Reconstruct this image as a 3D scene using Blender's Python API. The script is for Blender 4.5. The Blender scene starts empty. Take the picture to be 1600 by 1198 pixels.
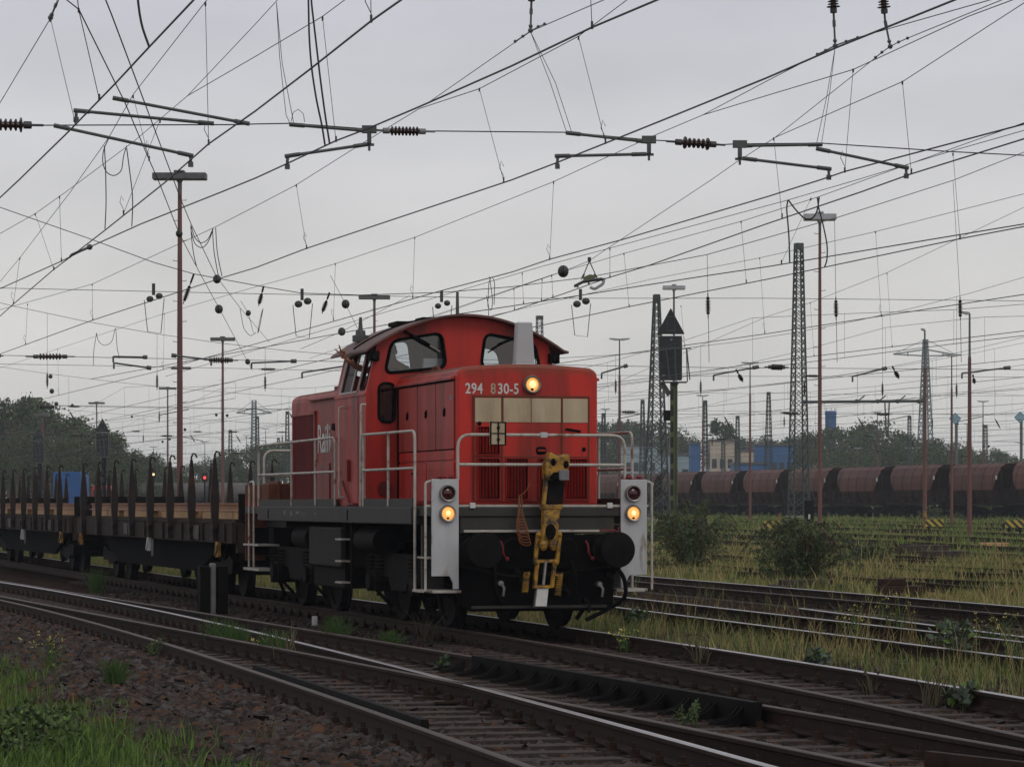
import bpy, bmesh, math, random
import numpy as np
from mathutils import Vector, Matrix
from mathutils.geometry import tessellate_polygon
random.seed(7); RNG = np.random.default_rng(7)
S = bpy.context.scene
COL = S.collection
R = math.radians
# ---------------------------------------------------------------- camera (eye 1.63 m above rail top)
EYE, FPX, HOR = 1.63, 4800.0, 787.0
cam_d = bpy.data.cameras.new('camera'); cam = bpy.data.objects.new('camera', cam_d); COL.objects.link(cam)
cam.location = (0, 0, EYE); cam.rotation_euler = (R(90), 0, 0)
cam_d.sensor_width = 36; cam_d.lens = 36 * FPX / 1600; cam_d.shift_y = (HOR - 599) / 1600
cam_d.clip_start = 0.5; cam_d.clip_end = 6000
S.camera = cam
# ---------------------------------------------------------------- sky and sun (overcast)
SUN_EL, SUN_AZ = R(42), R(150)
W = bpy.data.worlds.new('World'); S.world = W; W.use_nodes = True
wn, wl = W.node_tree.nodes, W.node_tree.links
bg = wn['Background']; bg.inputs['Strength'].default_value = 0.1
sky = wn.new('ShaderNodeTexSky'); sky.sky_type = 'NISHITA'; sky.sun_disc = False
sky.sun_elevation = SUN_EL; sky.sun_rotation = SUN_AZ
tc = wn.new('ShaderNodeTexCoord'); sep = wn.new('ShaderNodeSeparateXYZ'); wl.new(tc.outputs['Generated'], sep.inputs[0])
gr = wn.new('ShaderNodeValToRGB'); wl.new(sep.outputs['Z'], gr.inputs[0])
e = gr.color_ramp.elements
e[0].position = 0.0; e[0].color = (7.25, 7.0, 6.75, 1)
e[1].position = 1.0; e[1].color = (5.6, 5.6, 5.85, 1)
x = e.new(0.07); x.color = (7.1, 6.9, 6.74, 1)
x = e.new(0.165); x.color = (6.15, 6.12, 6.60, 1)
mp = wn.new('ShaderNodeMapping'); mp.inputs['Scale'].default_value = (5, 5, 16); wl.new(tc.outputs['Generated'], mp.inputs[0])
nz = wn.new('ShaderNodeTexNoise'); nz.inputs['Scale'].default_value = 1.6; nz.inputs['Detail'].default_value = 5
wl.new(mp.outputs[0], nz.inputs['Vector'])
nr = wn.new('ShaderNodeMapRange'); nr.inputs[1].default_value = .3; nr.inputs[2].default_value = .7; nr.inputs[3].default_value = .90; nr.inputs[4].default_value = 1.065
wl.new(nz.outputs['Fac'], nr.inputs[0])
mul = wn.new('ShaderNodeVectorMath'); mul.operation = 'SCALE'; wl.new(gr.outputs[0], mul.inputs[0]); wl.new(nr.outputs[0], mul.inputs['Scale'])
mx = wn.new('ShaderNodeMix'); mx.data_type = 'RGBA'; mx.inputs[0].default_value = .93
wl.new(sky.outputs[0], mx.inputs[6]); wl.new(mul.outputs[0], mx.inputs[7]); wl.new(mx.outputs[2], bg.inputs['Color'])
sun_d = bpy.data.lights.new('sun', 'SUN'); sun = bpy.data.objects.new('sun', sun_d); COL.objects.link(sun)
sun_d.energy = 0.6; sun_d.angle = R(25); sun_d.color = (1, .96, .9)
sun.rotation_euler = (R(90) - SUN_EL, 0, R(180) - SUN_AZ)
S.view_settings.view_transform = 'Standard'; S.view_settings.look = 'None'; S.view_settings.exposure = 0.0
S.view_settings.gamma = 1; S.view_settings.use_curve_mapping = False
S.cycles.max_bounces = 8; S.cycles.transparent_max_bounces = 16; S.cycles.volume_bounces = 1
S.cycles.use_denoising = True

# ---------------------------------------------------------------- geometry helpers
AL = R(16.05); CA, SA = math.cos(AL), math.sin(AL)           # the tracks run away at 16 degrees to the left
LX, LY = 0.346, 39.28                                         # front beam of the locomotive
def P(x, y, Y): return ((x - 800) * Y / FPX, Y, EYE - (y - HOR) * Y / FPX)
def G(x, y, z=0.0): return P(x, y, FPX * (EYE - z) / (y - HOR))
def PT(x, y, t): return P(x, y, t / (CA - SA * (x - 800) / FPX))   # point in the plane across the tracks at distance t
def PW(x, y, w): # point in the vertical plane along the tracks at offset w
    k = (x - 800) / FPX
    return P(x, y, w / (SA + k * CA))
def WT(w, t, z=0.0): return (w * CA - t * SA, w * SA + t * CA, z)
def to_wt(X, Y): return X * CA + Y * SA, -X * SA + Y * CA
def smooth(a, b, x):
    x = np.clip((x - a) / (b - a), 0, 1); return x * x * (3 - 2 * x)
def gz(X, Y):                                                 # the terrain: rises gently into the yard
    X = np.asarray(X, float); Y = np.asarray(Y, float)
    w = X * CA + Y * SA
    z = -0.21 + 0.52 * smooth(80, 220, Y) * smooth(17, 40, w)
    z = z + np.where(w < 4.4, -0.10 * smooth(4.4, 3.2, w), 0)
    return z + 0.03 * np.sin(X * 1.3 + Y * .7) * smooth(15, 24, w)

class MB:
    def __init__(s): s.v = []; s.f = []; s.m = []
    def add(s, vs, fs, mi=0):
        n = len(s.v); s.v += [tuple(p) for p in vs]
        s.f += [tuple(i + n for i in f) for f in fs]; s.m += [mi] * len(fs); return s
    def box(s, x0, x1, y0, y1, z0, z1, mi=0):
        return s.add([(a, b, c) for c in (z0, z1) for b in (y0, y1) for a in (x0, x1)],
                     [(0, 2, 3, 1), (4, 5, 7, 6), (0, 1, 5, 4), (2, 6, 7, 3), (0, 4, 6, 2), (1, 3, 7, 5)], mi)
    def bar(s, p0, p1, w, h, mi=0, up=(0, 0, 1)):
        p0, p1 = Vector(p0), Vector(p1); d = (p1 - p0).normalized(); u = Vector(up)
        a = d.cross(u)
        if a.length < 1e-4: a = d.cross(Vector((1, 0, 0)))
        a.normalize(); b = a.cross(d).normalized(); a = a * w / 2; b = b * h / 2
        vs = [p + i * a + j * b for p in (p0, p1) for i, j in ((-1, -1), (1, -1), (1, 1), (-1, 1))]
        return s.add(vs, [(3, 2, 1, 0), (4, 5, 6, 7)] + [(i, (i + 1) % 4, 4 + (i + 1) % 4, 4 + i) for i in range(4)], mi)
    def cyl(s, p0, p1, r0, r1=None, n=10, mi=0):
        return s.lathe(p0, p1, [(0, r0), (1, r0 if r1 is None else r1)], n, mi)
    def lathe(s, p0, p1, prof, n=12, mi=0, caps=True):
        p0, p1 = Vector(p0), Vector(p1); d = p1 - p0; dn = d.normalized()
        a = dn.cross(Vector((0, 0, 1)))
        if a.length < 1e-4: a = Vector((1, 0, 0))
        a.normalize(); b = dn.cross(a)
        vs = []
        for t, r in prof:
            c = p0 + d * t
            for k in range(n):
                q = 2 * math.pi * k / n; vs.append(c + a * (r * math.cos(q)) + b * (r * math.sin(q)))
        fs = []
        for i in range(len(prof) - 1):
            for k in range(n):
                k2 = (k + 1) % n; fs.append((i * n + k, i * n + k2, (i + 1) * n + k2, (i + 1) * n + k))
        if caps: fs += [tuple(range(n - 1, -1, -1)), tuple(range((len(prof) - 1) * n, len(prof) * n))]
        return s.add(vs, fs, mi)
    def tube(s, pts, r, n=5, mi=0):
        pts = [Vector(p) for p in pts]; vs = []; a = None; m = len(pts)
        for i, p in enumerate(pts):
            d = (pts[min(i + 1, m - 1)] - pts[max(i - 1, 0)]).normalized()
            if a is None:
                a = d.cross(Vector((0, 0, 1)))
                if a.length < 1e-3: a = d.cross(Vector((1, 0, 0)))
            a = (a - d * a.dot(d)).normalized(); b = d.cross(a)
            rr = r[i] if isinstance(r, (list, tuple)) else r
            vs += [p + a * (rr * math.cos(2 * math.pi * k / n)) + b * (rr * math.sin(2 * math.pi * k / n)) for k in range(n)]
        fs = [(i * n + k, i * n + (k + 1) % n, (i + 1) * n + (k + 1) % n, (i + 1) * n + k) for i in range(m - 1) for k in range(n)]
        fs += [tuple(range(n - 1, -1, -1)), tuple(range((m - 1) * n, m * n))]
        return s.add(vs, fs, mi)
    def prism(s, poly, y0, y1, mi=0, f=None):                 # poly in (x,z) extruded along y
        f = f or (lambda a, b, d: (a, d, b)); n = len(poly)
        vs = [f(a, b, y0) for a, b in poly] + [f(a, b, y1) for a, b in poly]
        return s.add(vs, [tuple(range(n)), tuple(range(2 * n - 1, n - 1, -1))] + [(i, i + n, (i + 1) % n + n, (i + 1) % n) for i in range(n)], mi)
    def ball(s, c, r, n=12, mi=0):
        if not isinstance(r, (tuple, list)): r = (r, r, r)
        m = max(4, n // 2); vs = []
        for i in range(m + 1):
            t = math.pi * i / m
            for k in range(n):
                q = 2 * math.pi * k / n
                vs.append((c[0] + r[0] * math.sin(t) * math.cos(q), c[1] + r[1] * math.sin(t) * math.sin(q), c[2] + r[2] * math.cos(t)))
        return s.add(vs, [(i * n + k, i * n + (k + 1) % n, (i + 1) * n + (k + 1) % n, (i + 1) * n + k) for i in range(m) for k in range(n)], mi)
    def plate(s, outer, holes, f, th, mi=0):                  # flat panel with openings
        loops = [outer] + holes
        tris = tessellate_polygon([[Vector((a, b, 0)) for a, b in l] for l in loops])
        flat = [p for l in loops for p in l]; n = len(flat)
        vs = [f(a, b, 0) for a, b in flat] + [f(a, b, th) for a, b in flat]
        fs = [tuple(t) for t in tris] + [tuple(i + n for i in reversed(t)) for t in tris]
        o = 0
        for l in loops:
            k = len(l); fs += [(o + i, o + (i + 1) % k, o + (i + 1) % k + n, o + i + n) for i in range(k)]; o += k
        return s.add(vs, fs, mi)
    def build(s, name, mats, parent=None, org=(0, 0, 0), sm=False, bevel=0, rot=0, seg=2, recalc=True):
        v = np.array(s.v, float) - np.array(org, float) if len(s.v) else np.zeros((0, 3))
        me = bpy.data.meshes.new(name); me.from_pydata(v.tolist(), [], s.f)
        if not isinstance(mats, (list, tuple)): mats = [mats]
        for m in mats: me.materials.append(m)
        if len(mats) > 1: me.polygons.foreach_set('material_index', s.m)
        if recalc and len(s.f) < 30000:
            b = bmesh.new(); b.from_mesh(me); bmesh.ops.recalc_face_normals(b, faces=b.faces); b.to_mesh(me); b.free()
        if sm:
            me.polygons.foreach_set('use_smooth', [True] * len(me.polygons)); me.set_sharp_from_angle(angle=R(40))
        o = bpy.data.objects.new(name, me); COL.objects.link(o)
        if parent: o.parent = parent
        else: o.location = org
        if bevel:
            m = o.modifiers.new('bevel', 'BEVEL'); m.width = bevel; m.segments = seg; m.limit_method = 'ANGLE'; m.angle_limit = R(40)
        return o
def np_mesh(name, verts, faces, mats, midx=None, parent=None):   # big triangle/quad soups
    me = bpy.data.meshes.new(name); n, k = faces.shape
    me.vertices.add(len(verts)); me.vertices.foreach_set('co', np.ascontiguousarray(verts, np.float32).ravel())
    me.loops.add(n * k); me.loops.foreach_set('vertex_index', np.ascontiguousarray(faces, np.int32).ravel())
    me.polygons.add(n); me.polygons.foreach_set('loop_start', np.arange(0, n * k, k, dtype=np.int32)); me.polygons.foreach_set('loop_total', np.full(n, k, np.int32))
    for m in mats: me.materials.append(m)
    if midx is not None: me.polygons.foreach_set('material_index', np.ascontiguousarray(midx, np.int32))
    me.update(calc_edges=True); me.validate()
    o = bpy.data.objects.new(name, me); COL.objects.link(o)
    if parent: o.parent = parent
    return o
def tag(o, label=None, cat=None, group=None, kind=None):
    if label: o['label'] = label
    if cat: o['category'] = cat
    if group: o['group'] = group
    if kind: o['kind'] = kind
    return o
def empty(name, loc=(0, 0, 0), rz=0, label=None, cat=None, group=None):
    o = bpy.data.objects.new(name, None); COL.objects.link(o); o.location = loc; o.rotation_euler = (0, 0, rz); o.empty_display_size = .3
    return tag(o, label, cat, group)
KIDS = {}
def copy_tree(o, parent=None):
    c = o.copy(); COL.objects.link(c)
    if parent: c.parent = parent
    for ch in list(o.children): copy_tree(ch, c)
    return c
def rpoly(pts, r, n=4):
    out = []; m = len(pts)
    for i in range(m):
        p = Vector(pts[i]); a = Vector(pts[i - 1]) - p; b = Vector(pts[(i + 1) % m]) - p
        rr = min(r, a.length * .45, b.length * .45); a = p + a.normalized() * rr; b = p + b.normalized() * rr
        for k in range(n + 1):
            t = k / n; q = a * (1 - t) ** 2 + p * 2 * t * (1 - t) + b * t * t; out.append((q.x, q.y))
    return out
def fillet(pts, r, n=5):                                      # round the bends of a 3d polyline
    pts = [Vector(p) for p in pts]; out = [pts[0]]
    for i in range(1, len(pts) - 1):
        p = pts[i]; a = pts[i - 1] - p; b = pts[i + 1] - p
        rr = min(r, a.length * .45, b.length * .45); a = p + a.normalized() * rr; b = p + b.normalized() * rr
        out += [a * (1 - k / n) ** 2 + p * 2 * (k / n) * (1 - k / n) + b * (k / n) ** 2 for k in range(n + 1)]
    return out + [pts[-1]]
def lettering(name, body, size, mat, parent, M, spacing=1.0, sx=1.0, bold=0):
    c = bpy.data.curves.new(name, 'FONT'); c.body = body; c.size = size; c.extrude = .002; c.offset = bold; c.space_character = spacing; c.resolution_u = 3
    t = bpy.data.objects.new(name, c); COL.objects.link(t); bpy.context.view_layer.update()
    me = bpy.data.meshes.new_from_object(t.evaluated_get(bpy.context.evaluated_depsgraph_get()))
    bpy.data.objects.remove(t); me.transform(Matrix.Diagonal((sx, 1, 1, 1))); me.transform(M); me.name = name
    me.materials.clear(); me.materials.append(mat)
    o = bpy.data.objects.new(name, me); COL.objects.link(o); o.parent = parent
    return o

# ---------------------------------------------------------------- materials
MATS = {}
def pm(name, c1, c2=None, scale=4.0, rough=.6, metal=0.0, streak=0, bump=0, detail=6, lo=.35, hi=.7, c3=None, s3=.6, spec=.4, f3=(.58, .72), world=False):
    m = bpy.data.materials.new(name); m.use_nodes = True; n, l = m.node_tree.nodes, m.node_tree.links
    b = n['Principled BSDF']; b.inputs['Roughness'].default_value = rough; b.inputs['Metallic'].default_value = metal
    b.inputs['Specular IOR Level'].default_value = spec
    if c2 is None: b.inputs['Base Color'].default_value = (*c1, 1); MATS[name] = m; return m
    g = n.new('ShaderNodeNewGeometry' if world else 'ShaderNodeTexCoord'); src = g.outputs['Position' if world else 'Object']
    def noise(sc, st):
        mpn = n.new('ShaderNodeMapping'); l.new(src, mpn.inputs[0]); mpn.inputs['Scale'].default_value = (1, 1, 1 / (1 + st))
        t = n.new('ShaderNodeTexNoise'); t.inputs['Scale'].default_value = sc; t.inputs['Detail'].default_value = detail
        t.inputs['Roughness'].default_value = .62; l.new(mpn.outputs[0], t.inputs['Vector']); return t
    t = noise(scale, streak); rp = n.new('ShaderNodeValToRGB'); l.new(t.outputs['Fac'], rp.inputs[0])
    rp.color_ramp.elements[0].position = lo; rp.color_ramp.elements[0].color = (*c1, 1)
    rp.color_ramp.elements[1].position = hi; rp.color_ramp.elements[1].color = (*c2, 1)
    out = rp.outputs[0]
    if c3:
        t3 = noise(s3, streak * 1.5); mr = n.new('ShaderNodeMapRange'); mr.inputs[1].default_value = f3[0]; mr.inputs[2].default_value = f3[1]
        l.new(t3.outputs['Fac'], mr.inputs[0]); mm = n.new('ShaderNodeMix'); mm.data_type = 'RGBA'
        l.new(mr.outputs[0], mm.inputs[0]); l.new(out, mm.inputs[6]); mm.inputs[7].default_value = (*c3, 1); out = mm.outputs[2]
    l.new(out, b.inputs['Base Color'])
    if bump:
        bp = n.new('ShaderNodeBump'); bp.inputs['Strength'].default_value = bump; bp.inputs['Distance'].default_value = .02
        tb = noise(scale * 5, 0); l.new(tb.outputs['Fac'], bp.inputs['Height']); l.new(bp.outputs[0], b.inputs['Normal'])
    MATS[name] = m; return m
def top_stain(m, z0, z1, c):                                    # brown rust film worn into the top edges of the hood
    n, l = m.node_tree.nodes, m.node_tree.links; b = n['Principled BSDF']; src = b.inputs['Base Color'].links[0].from_socket
    t = n.new('ShaderNodeTexCoord'); s = n.new('ShaderNodeSeparateXYZ'); l.new(t.outputs['Object'], s.inputs[0])
    q = n.new('ShaderNodeTexNoise'); q.inputs['Scale'].default_value = 5; q.inputs['Detail'].default_value = 8; l.new(t.outputs['Object'], q.inputs['Vector'])
    a = n.new('ShaderNodeMath'); a.operation = 'MULTIPLY_ADD'; l.new(q.outputs['Fac'], a.inputs[0]); a.inputs[1].default_value = .22; l.new(s.outputs['Z'], a.inputs[2])
    r = n.new('ShaderNodeMapRange'); r.inputs[1].default_value = z0; r.inputs[2].default_value = z1; r.inputs[4].default_value = .85; l.new(a.outputs[0], r.inputs[0])
    x = n.new('ShaderNodeMix'); x.data_type = 'RGBA'; l.new(r.outputs[0], x.inputs[0]); l.new(src, x.inputs[6]); x.inputs[7].default_value = (*c, 1); l.new(x.outputs[2], b.inputs['Base Color'])
def emit(name, c, st):
    m = pm(name, c, rough=.3); b = m.node_tree.nodes['Principled BSDF']
    b.inputs['Emission Color'].default_value = (*c, 1); b.inputs['Emission Strength'].default_value = st; return m
def glass(name, tint, fac):
    m = bpy.data.materials.new(name); m.use_nodes = True; n, l = m.node_tree.nodes, m.node_tree.links
    n.remove(n['Principled BSDF']); o = n['Material Output']
    t = n.new('ShaderNodeBsdfTransparent'); t.inputs[0].default_value = (*tint, 1)
    g = n.new('ShaderNodeBsdfGlossy'); g.inputs['Roughness'].default_value = .03; g.inputs[0].default_value = (.8, .8, .8, 1)
    x = n.new('ShaderNodeMixShader'); x.inputs[0].default_value = fac; l.new(t.outputs[0], x.inputs[1]); l.new(g.outputs[0], x.inputs[2]); l.new(x.outputs[0], o.inputs[0])
    return m
def leafm(name, c1, c2, tr=.25):
    m = pm(name, c1, c2, scale=.9, rough=.7, world=True, lo=.3, hi=.7, spec=.2)
    return m
RED = pm('red_paint', (.56, .030, .019), (.42, .025, .017), 1.3, .45, streak=4, c3=(.19, .022, .014), s3=2.2, detail=9, f3=(.44, .68), spec=.3, bump=.08)
REDF = pm('faded_red_paint', (.46, .058, .044), (.33, .040, .030), 1.6, .5, streak=5, c3=(.15, .028, .020), s3=2.2, detail=9, f3=(.44, .68), spec=.3, bump=.08)
REDD = pm('dark_red_paint', (.20, .012, .012), (.12, .010, .010), 3, .5, streak=3)
HOODR = pm('hood_red_paint', (.56, .030, .019), (.42, .025, .017), 1.3, .45, streak=4, c3=(.19, .022, .014), s3=2.2, detail=9, f3=(.44, .68), spec=.3, bump=.08)
top_stain(HOODR, 3.38, 3.52, (.19, .058, .028))
ROOF = pm('weathered_roof', (.10, .045, .04), (.15, .07, .055), 2.2, .6, c3=(.05, .03, .025), s3=3)
RUSTY = pm('sooty_red', (.17, .055, .03), (.09, .038, .026), 3, .7, c3=(.25, .05, .03), s3=2, spec=.2)
FRAME = pm('frame_grey', (.046, .043, .038), (.032, .030, .026), 2, .6, streak=3, c3=(.060, .048, .036), s3=1.6, spec=.25)
BLACK = pm('sooty_black', (.0035, .0035, .0035), (.006, .0055, .005), 5, .85, spec=.06)
DARK = pm('dark_steel', (.0055, .005, .0048), (.011, .0095, .0085), 6, .75, c3=(.020, .013, .010), s3=3, spec=.08)
BOARD = pm('white_board_paint', (.50, .50, .51), (.40, .40, .40), 3, .5, streak=2, c3=(.20, .14, .10), s3=6, f3=(.60, .72), detail=9)
RAILW = pm('chipped_white_paint', (.48, .45, .40), (.34, .30, .25), 9, .5, c3=(.20, .11, .07), s3=5, f3=(.56, .66))
CREAM = pm('stained_cream_paint', (.50, .41, .27), (.36, .28, .17), 4, .55, streak=3, c3=(.20, .09, .04), s3=3.4, f3=(.50, .74), detail=9)
YELLOW = pm('worn_yellow_paint', (.44, .23, .02), (.27, .135, .014), 9, .5, c3=(.035, .022, .012), s3=8, f3=(.44, .60))
ORANGE = pm('orange_hose', (.26, .075, .015), (.12, .04, .012), 6, .6)
WHITE = pm('white_paint', (.62, .61, .58), (.5, .49, .46), 8, .5)
GREYBOX = pm('grey_plastic', (.44, .44, .45), (.38, .38, .39), 5, .5, streak=2)
GLASS = glass('cab_glass', (.74, .78, .80), .10)
GLASSD = glass('red_reflection_glass', (.12, .04, .04), .12)  # dark red reflection of the oval pane put into the tint
LAMP = emit('lit_lamp', (1, .47, .12), .78); LAMPC = emit('lit_lamp_core', (1, .70, .34), 1.0)
LENSR = pm('dark_red_lens', (.05, .008, .008), rough=.15, spec=.6)
LOUV = pm('louvre_red', (.40, .022, .015), (.17, .018, .013), 3, .6, streak=3, spec=.15)
CHROME = pm('lamp_ring', (.32, .30, .27), (.22, .2, .18), 8, .35, metal=.6)
RUST = pm('rust_brown', (.022, .013, .009), (.040, .021, .014), 8, .75, c3=(.014, .010, .008), s3=2, spec=.15)
SHINE = pm('polished_rail_head', (.36, .35, .35), (.24, .22, .21), 4, .30, metal=.9)
DULL = pm('dull_rail_head', (.075, .052, .040), (.040, .028, .022), 3, .55, metal=.15, spec=.2)
SLEEP = pm('sleeper_wood', (.070, .052, .044), (.036, .028, .024), 7, .85, c3=(.02, .016, .014), s3=3, bump=.5, spec=.15)
BALL1 = [pm('ballast_%s' % k, c, tuple(q * .45 for q in c), 9, .9, world=True, spec=.15) for k, c in
         (('brown', (.068, .047, .038)), ('grey', (.092, .080, .076)), ('dark', (.030, .023, .021)), ('rust', (.105, .054, .031)))]
TIMBER = pm('pale_timber', (.50, .31, .145), (.38, .22, .10), 5, .7, streak=0, c3=(.14, .07, .035), s3=2)
RUSTRAIL = pm('rust_orange_steel', (.34, .17, .085), (.24, .12, .062), 4, .65, c3=(.09, .05, .035), s3=2)
STAKE = pm('stake_steel', (.018, .016, .016), (.030, .019, .016), 3, .6, spec=.12, c3=(.07, .025, .02), s3=1.2)
WAGON = pm('wagon_brown', (.026, .018, .015), (.042, .028, .022), 3, .7, c3=(.012, .010, .009), s3=2, spec=.1)
HOPPER = pm('hopper_brown', (.100, .034, .023), (.060, .023, .017), 1.5, .6, streak=3, c3=(.135, .052, .036), s3=.35, f3=(.42, .66), spec=.25, world=True)
HOPD = pm('hopper_dark', (.024, .012, .010), (.012, .007, .006), 2, .7, spec=.1)
GREEN = pm('mast_green', (.125, .150, .068), (.10, .12, .052), 3, .6, streak=2)
LATT = pm('lattice_steel', (.055, .066, .062), (.04, .048, .046), 3, .6)
MASTR = pm('mast_red_brown', (.15, .062, .05), (.11, .05, .042), 2.5, .65, streak=4, c3=(.20, .10, .085), s3=2)
MASTG = pm('mast_grey', (.09, .095, .10), (.13, .13, .13), 3, .5)
LAMPG = pm('lamp_casing', (.30, .31, .33), (.42, .43, .45), 3, .4)
LAMPD = pm('lamp_casing_dark', (.07, .07, .075), (.12, .11, .11), 5, .5)
WIRE = pm('copper_wire', (.016, .016, .018), rough=.5)
WIREB = pm('weathered_wire', (.045, .045, .05), rough=.6)
INSB = pm('brown_porcelain', (.030, .017, .016), (.042, .022, .02), 5, .25)
INSG = pm('insulator_cap', (.20, .20, .21), (.13, .13, .13), 8, .5); CAPD = pm('insulator_dark_cap', (.045, .042, .042), (.03, .028, .028), 8, .5)
ARM = pm('galvanised_tube', (.085, .09, .088), (.05, .055, .052), 5, .5)
CONC = pm('concrete_grey', (.24, .23, .21), (.17, .16, .15), 5, .85)
BLUE = pm('blue_panel', (.02, .105, .33), (.018, .085, .27), 1, .5)
SKIN = pm('skin', (.30, .135, .08), (.25, .11, .066), 9, .5)
DARKCLOTH = pm('dark_cloth', (.03, .032, .04), (.02, .022, .028), 9, .8)
# ================================================================ LOCOMOTIVE (local: x across, y back from the front beam, z up)
loco = empty('shunting_locomotive', (LX, LY, 0), AL, 'red diesel shunting locomotive with white lamp boards and lit headlights', 'locomotive')
LM = Matrix.Translation((LX, LY, 0)) @ Matrix.Rotation(AL, 4, 'Z')
def L2W(v, u, z): return tuple(LM @ Vector((v, u, z)))
def lp(name, mb, mats, par=None, **k): return mb.build(name, mats, par or loco, **k)
LEN = 12.25
# ---- frame
b = MB()
b.box(-1.5, 1.5, .74, 10.8, 1.365, 1.59)                       # running board frame
b.box(-1.42, 1.42, .02, .74, 1.47, 1.59); b.box(-1.42, 1.42, 10.8, LEN - .02, 1.47, 1.59)
b.box(-1.03, 1.03, .05, .74, 1.25, 1.468); b.box(-1.03, 1.03, 10.8, LEN - .05, 1.25, 1.468)
lp('frame', b, FRAME, bevel=.012)
b = MB()
for u0, u1 in ((0, .2), (LEN - .2, LEN)): b.box(-1.3, 1.3, u0, u1, .80, 1.235)
b.box(-1.02, 1.02, .06, .22, .34, .80); b.box(-.55, .55, .2, LEN - .2, .55, 1.36)
b.box(-1.0, 1.0, LEN - .22, LEN - .06, .34, .80)
b.prism([(-1.0, .34), (1.0, .34), (.9, .26), (-.9, .26)], .04, .12)
bb = lp('buffer_beam', b, BLACK, bevel=.01)
for v in (-.36, .39):
    c = MB(); c.cyl((v, -.012, 1.07), (v, .03, 1.07), .115, n=20, mi=0); c.lathe((v, -.03, 1.07), (v, .02, 1.07), [(0, .10), (.3, .125), (1, .13)], 20, 1, caps=False)
    c.build('draw_opening', [BLACK, DARK], bb, sm=True)
b = MB(); b.box(-1.48, 1.48, .02, .05, 1.592, 1.622); b.box(-1.0, 1.0, -.03, .0, 1.272, 1.30); lp('step_edge', b, RAILW)
for v in (-.88, .95):
    b = MB(); b.box(v - .035, v + .035, -.012, .018, 1.575, 1.645); lp('lifting_plate', b, WHITE, bevel=.005)
b = MB()                                                        # red uncoupling handle on the beam
b.tube(fillet([(.8, -.03, 1.29), (1.0, -.04, 1.29), (1.04, -.05, 1.26), (1.06, -.05, 1.34)], .03), .012)
lp('uncoupling_lever', b, REDD, sm=True)
for v in (-.52, .62):
    b = MB(); b.tube(fillet([(v, -.02, 1.16), (v + .02, -.06, 1.1), (v + .02, -.08, 1.0), (v + .06, -.05, .95)], .03), .014); b.ball((v + .08, -.06, .93), .03, 8)
    lp('brake_cock', b, REDD, sm=True)
for v0, pts in ((-.62, [(-.62, -.02, .95), (-.63, -.16, .8), (-.62, -.15, .5), (-.5, -.05, .36)]), (1.0, [(1.0, 0, .85), (1.1, -.14, .7), (1.14, -.12, .42), (.9, -.04, .27), (.62, 0, .14)]), (.42, [(.42, -.02, .9), (.44, -.2, .7), (.42, -.17, .45), (.35, -.04, .4)])):
    b = MB(); b.tube(fillet(pts, .12), .028, 8); lp('brake_hose', b, BLACK, sm=True)
for v, z in ((-.52, .62), (-.30, .78), (.35, .55), (.80, .60), (.93, .72), (.62, .40)):
    b = MB(); b.cyl((v, .06, z), (v, -.06, z), .035, n=8); b.tube([(v, -.05, z), (v + .03, -.10, z - .06), (v + .02, -.08, z - .16)], .018, 6); b.build('hose_coupling', CHROME if z in (.62, .60) else DARK, bb, sm=True)
b = MB(); b.tube(fillet([(-.98, -.02, .83), (-.4, -.05, .70), (.2, -.05, .74), (.95, -.02, .82)], .1), .022, 6); lp('brake_pipe', b, DARK, sm=True)
b = MB(); b.box(-.9, .9, -.03, .05, .30, .335); lp('rail_guard', b, FRAME)
# ---- buffers
for v in (-.875, .875):
    for u, sg in ((0, -1), (LEN, 1)):
        b = MB()
        b.lathe((v, u, 1.05), (v, u + sg * .60, 1.05), [(0, .17), (.08, .17), (.09, .125), (.55, .115), (.56, .08), (.88, .08), (.90, .215), (.94, .23), (.985, .222), (1, .19)], 28)
        lp('buffer', b, DARK, sm=True)
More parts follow.
